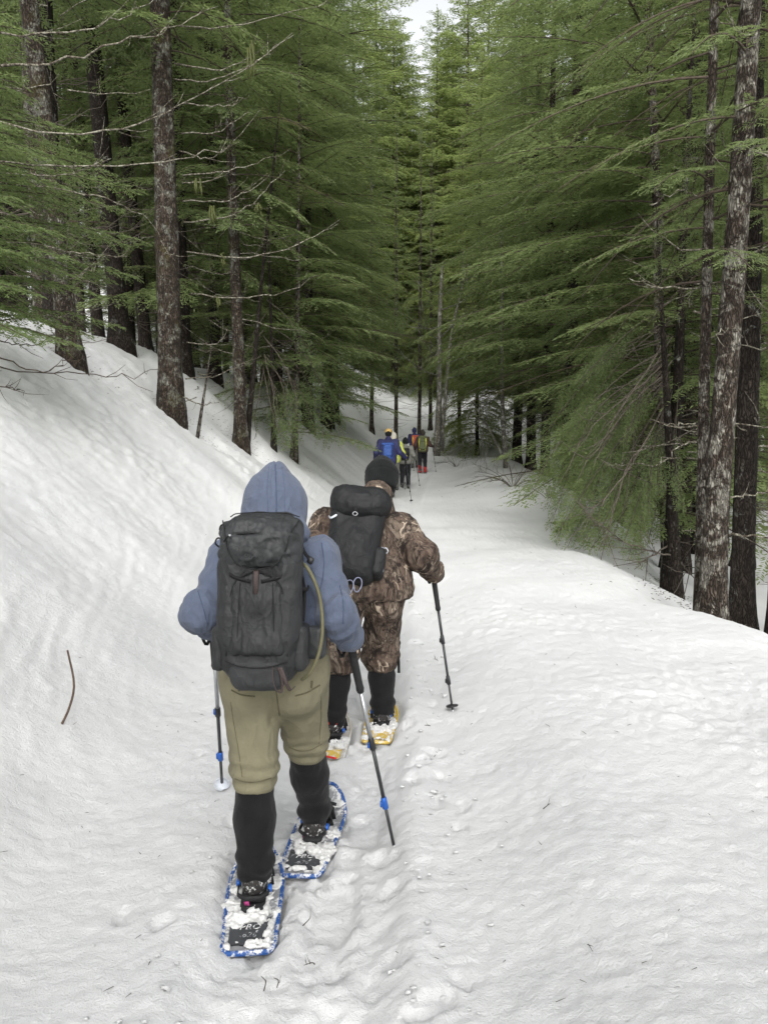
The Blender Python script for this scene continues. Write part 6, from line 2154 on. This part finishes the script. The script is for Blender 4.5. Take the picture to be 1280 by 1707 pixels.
b_ = on_snow(100, 1216, -.03)
up_ = W(124, 1140, b_[1] - .02); tp_ = W(113, 1084, b_[1] - .05)
twig('bent_stick', 'reddish brown bent stick standing up out of the snow on the left', [b_, np.array(W(116, 1180, b_[1])), np.array(up_), np.array(tp_)], .0075, .005, plain_mat('brown_stick', (.10, .068, .052), .85, .2, var=.3), 'stick')
rgL = np.random.RandomState(3)
for (px, py, lb) in ((718, 1212, 'small dark needle twig lying in the snow by the round pole basket'), (505, 1545, 'curled dark twig on the trodden snow right of the rear snowshoe'),
                     (525, 1610, 'tuft of moss dropped on the trodden snow at the bottom of the trail'), (440, 1655, 'thin upright grass stem poking from the snow at the very bottom'), (462, 1650, 'second thin grass stem beside the upright one at the bottom'),
                     (222, 900, 'little twig on the lower left snowbank'), (730, 1102, 'small forked twig on the snow left of the far pole'), (905, 1350, 'tiny brown twig on the open snow at the right'), (960, 1015, 'thin twig on the hump crest near the trees on the right'),
                     (650, 855, 'dark twig in the snow beside the trail behind the knit cap')):
    p = on_snow(px, py, .004)
    L_ = .04 if py > 1000 else .10
    a = rgL.uniform(0, 6.28)
    d = np.array((math.cos(a), math.sin(a), .35 if 'stem' not in lb else 3.0)) * L_ * (.35 if 'stem' in lb else 1)
    twig('twig', lb, [p, p + d * .5 + (0.008, .01, 0), p + d], 0.0022, .0010, M['twig_dark'], forks=4 if 'tuft' in lb or 'forked' in lb else 1, rng=rgL)

# bare shrubs poking through the snow on the right
for (px, py, n_, sp, hh, lb) in ((855, 812, 16, .95, .75, 'bare grey shrub half buried on the mound right of the trail'), (915, 832, 9, .55, .45, 'small bare shrub at the shelf edge above the drooping boughs'),
                                 (760, 778, 10, .8, .8, 'spray of bare twigs on the crest beside the leaning dead sapling')):
    p = on_snow(px, py)
    t = empty('bare_shrub', p); tag(t, lb, 'shrub')
    for k in range(n_):
        a = rgL.uniform(0, 6.28); l = sp * rgL.uniform(.4, 1.1)
        e = np.array((math.cos(a) * l, math.sin(a) * l * .6, hh * rgL.uniform(.15, .8)))
        g = Geo(); P = curve_pts([(0, 0, -.05), e * .5 + (0, 0, .10 * hh), e, e * 1.25 - (0, 0, .08 * l)], 10)
        g.tube(P, np.linspace(.009, .003, 10), 5, 0)
        for f in range(3):
            i = rgL.randint(3, 9); d = unit(P[min(i + 1, 9)] - P[i - 1]) + rgL.normal(0, .5, 3)
            g.tube([P[i], P[i] + d * .12, P[i] + d * .25], [.004, .003, .0015], 4, 0)
        g.obj('stem', [M['twig_grey']], t)

# needles, bark crumbs and bits of lichen scattered over the snow
g = Geo(); rgN = np.random.RandomState(77)
n_ = 0
while n_ < 260:
    y_ = 1.8 + 22 * rgN.rand() ** 1.6; x_ = rgN.uniform(-.60, .60) * y_
    if abs(x_ - float(xt(y_))) < .4 and rgN.rand() < .7: continue
    if not (-9 < x_ < 3.3): continue
    z_ = float(base_h(np.array([x_]), np.array([y_]))[0]) + .012
    l = rgN.uniform(.008, .030) * (1 + .05 * y_); a = rgN.uniform(0, 6.28); w_ = .0009 + .00025 * y_
    d = np.array((math.cos(a), math.sin(a), rgN.uniform(-.1, .3))) * l; s_ = np.array((-math.sin(a), math.cos(a), 0)) * w_
    p = np.array((x_, y_, z_))
    g.add([p - s_, p + s_, p + d + s_ * .5, p + d - s_ * .5, p + d * .5 + (0, 0, w_)], tris=[(0, 1, 4), (1, 2, 4), (2, 3, 4), (3, 0, 4)]); n_ += 1
tag(g.obj('needle_litter', [M['twig_dark']], smooth=False), kind='stuff')

# bark flakes and needles dropped round the feet of the near trunks
g = Geo(); rgN = np.random.RandomState(9)
for (tx, ty) in [(a, b) for a, b in TREE_AT if 6 < b < 20 and abs(a) < 6.5][:22]:
    for k in range(70):
        a = rgN.uniform(0, 6.28); r_ = .22 + abs(rgN.normal(0, .35))
        x_, y_ = tx + r_ * math.cos(a), ty + r_ * math.sin(a)
        z_ = float(base_h(np.array([x_]), np.array([y_]))[0]) - .14 * math.exp(-(r_ / .45) ** 2) + .012
        l = rgN.uniform(.012, .05); w_ = rgN.uniform(.003, .010); b_ = rgN.uniform(0, 6.28)
        d = np.array((math.cos(b_), math.sin(b_), rgN.uniform(-.1, .4))) * l; s_ = np.array((-math.sin(b_), math.cos(b_), 0)) * w_
        p = np.array((x_, y_, z_))
        g.add([p - s_, p + s_, p + d + s_ * .5, p + d - s_ * .5, p + d * .5 + (0, 0, w_)], tris=[(0, 1, 4), (1, 2, 4), (2, 3, 4), (3, 0, 4)])
tag(g.obj('bark_litter', [M['twig_dark']], smooth=False), kind='stuff')

# crumbs of snow kicked up along the track
g = Geo(); rgN = np.random.RandomState(19)
for k in range(320):
    y_ = 1.7 + 12 * rgN.rand() ** 1.5; sd = rgN.choice((-1, 1))
    x_ = float(xt(y_)) + sd * (.36 + abs(rgN.normal(0, .16))) + rgN.normal(0, .04)
    z_ = trail_z(x_, y_)
    r_ = rgN.uniform(.003, .009) * (1.9 if rgN.rand() < .05 else 1)
    g.blob((x_, y_, z_ + r_ * .5 + .008), (r_ * 1.5, r_ * .9, r_ * .6), 0, k, 1.1, 7)
tag(g.obj('snow_crumbs', [M['snow']]), kind='stuff')
build_snow()
print('TRIS', sum(sum(len(p.vertices) - 2 for p in m.polygons) for m in bpy.data.meshes if m.users))
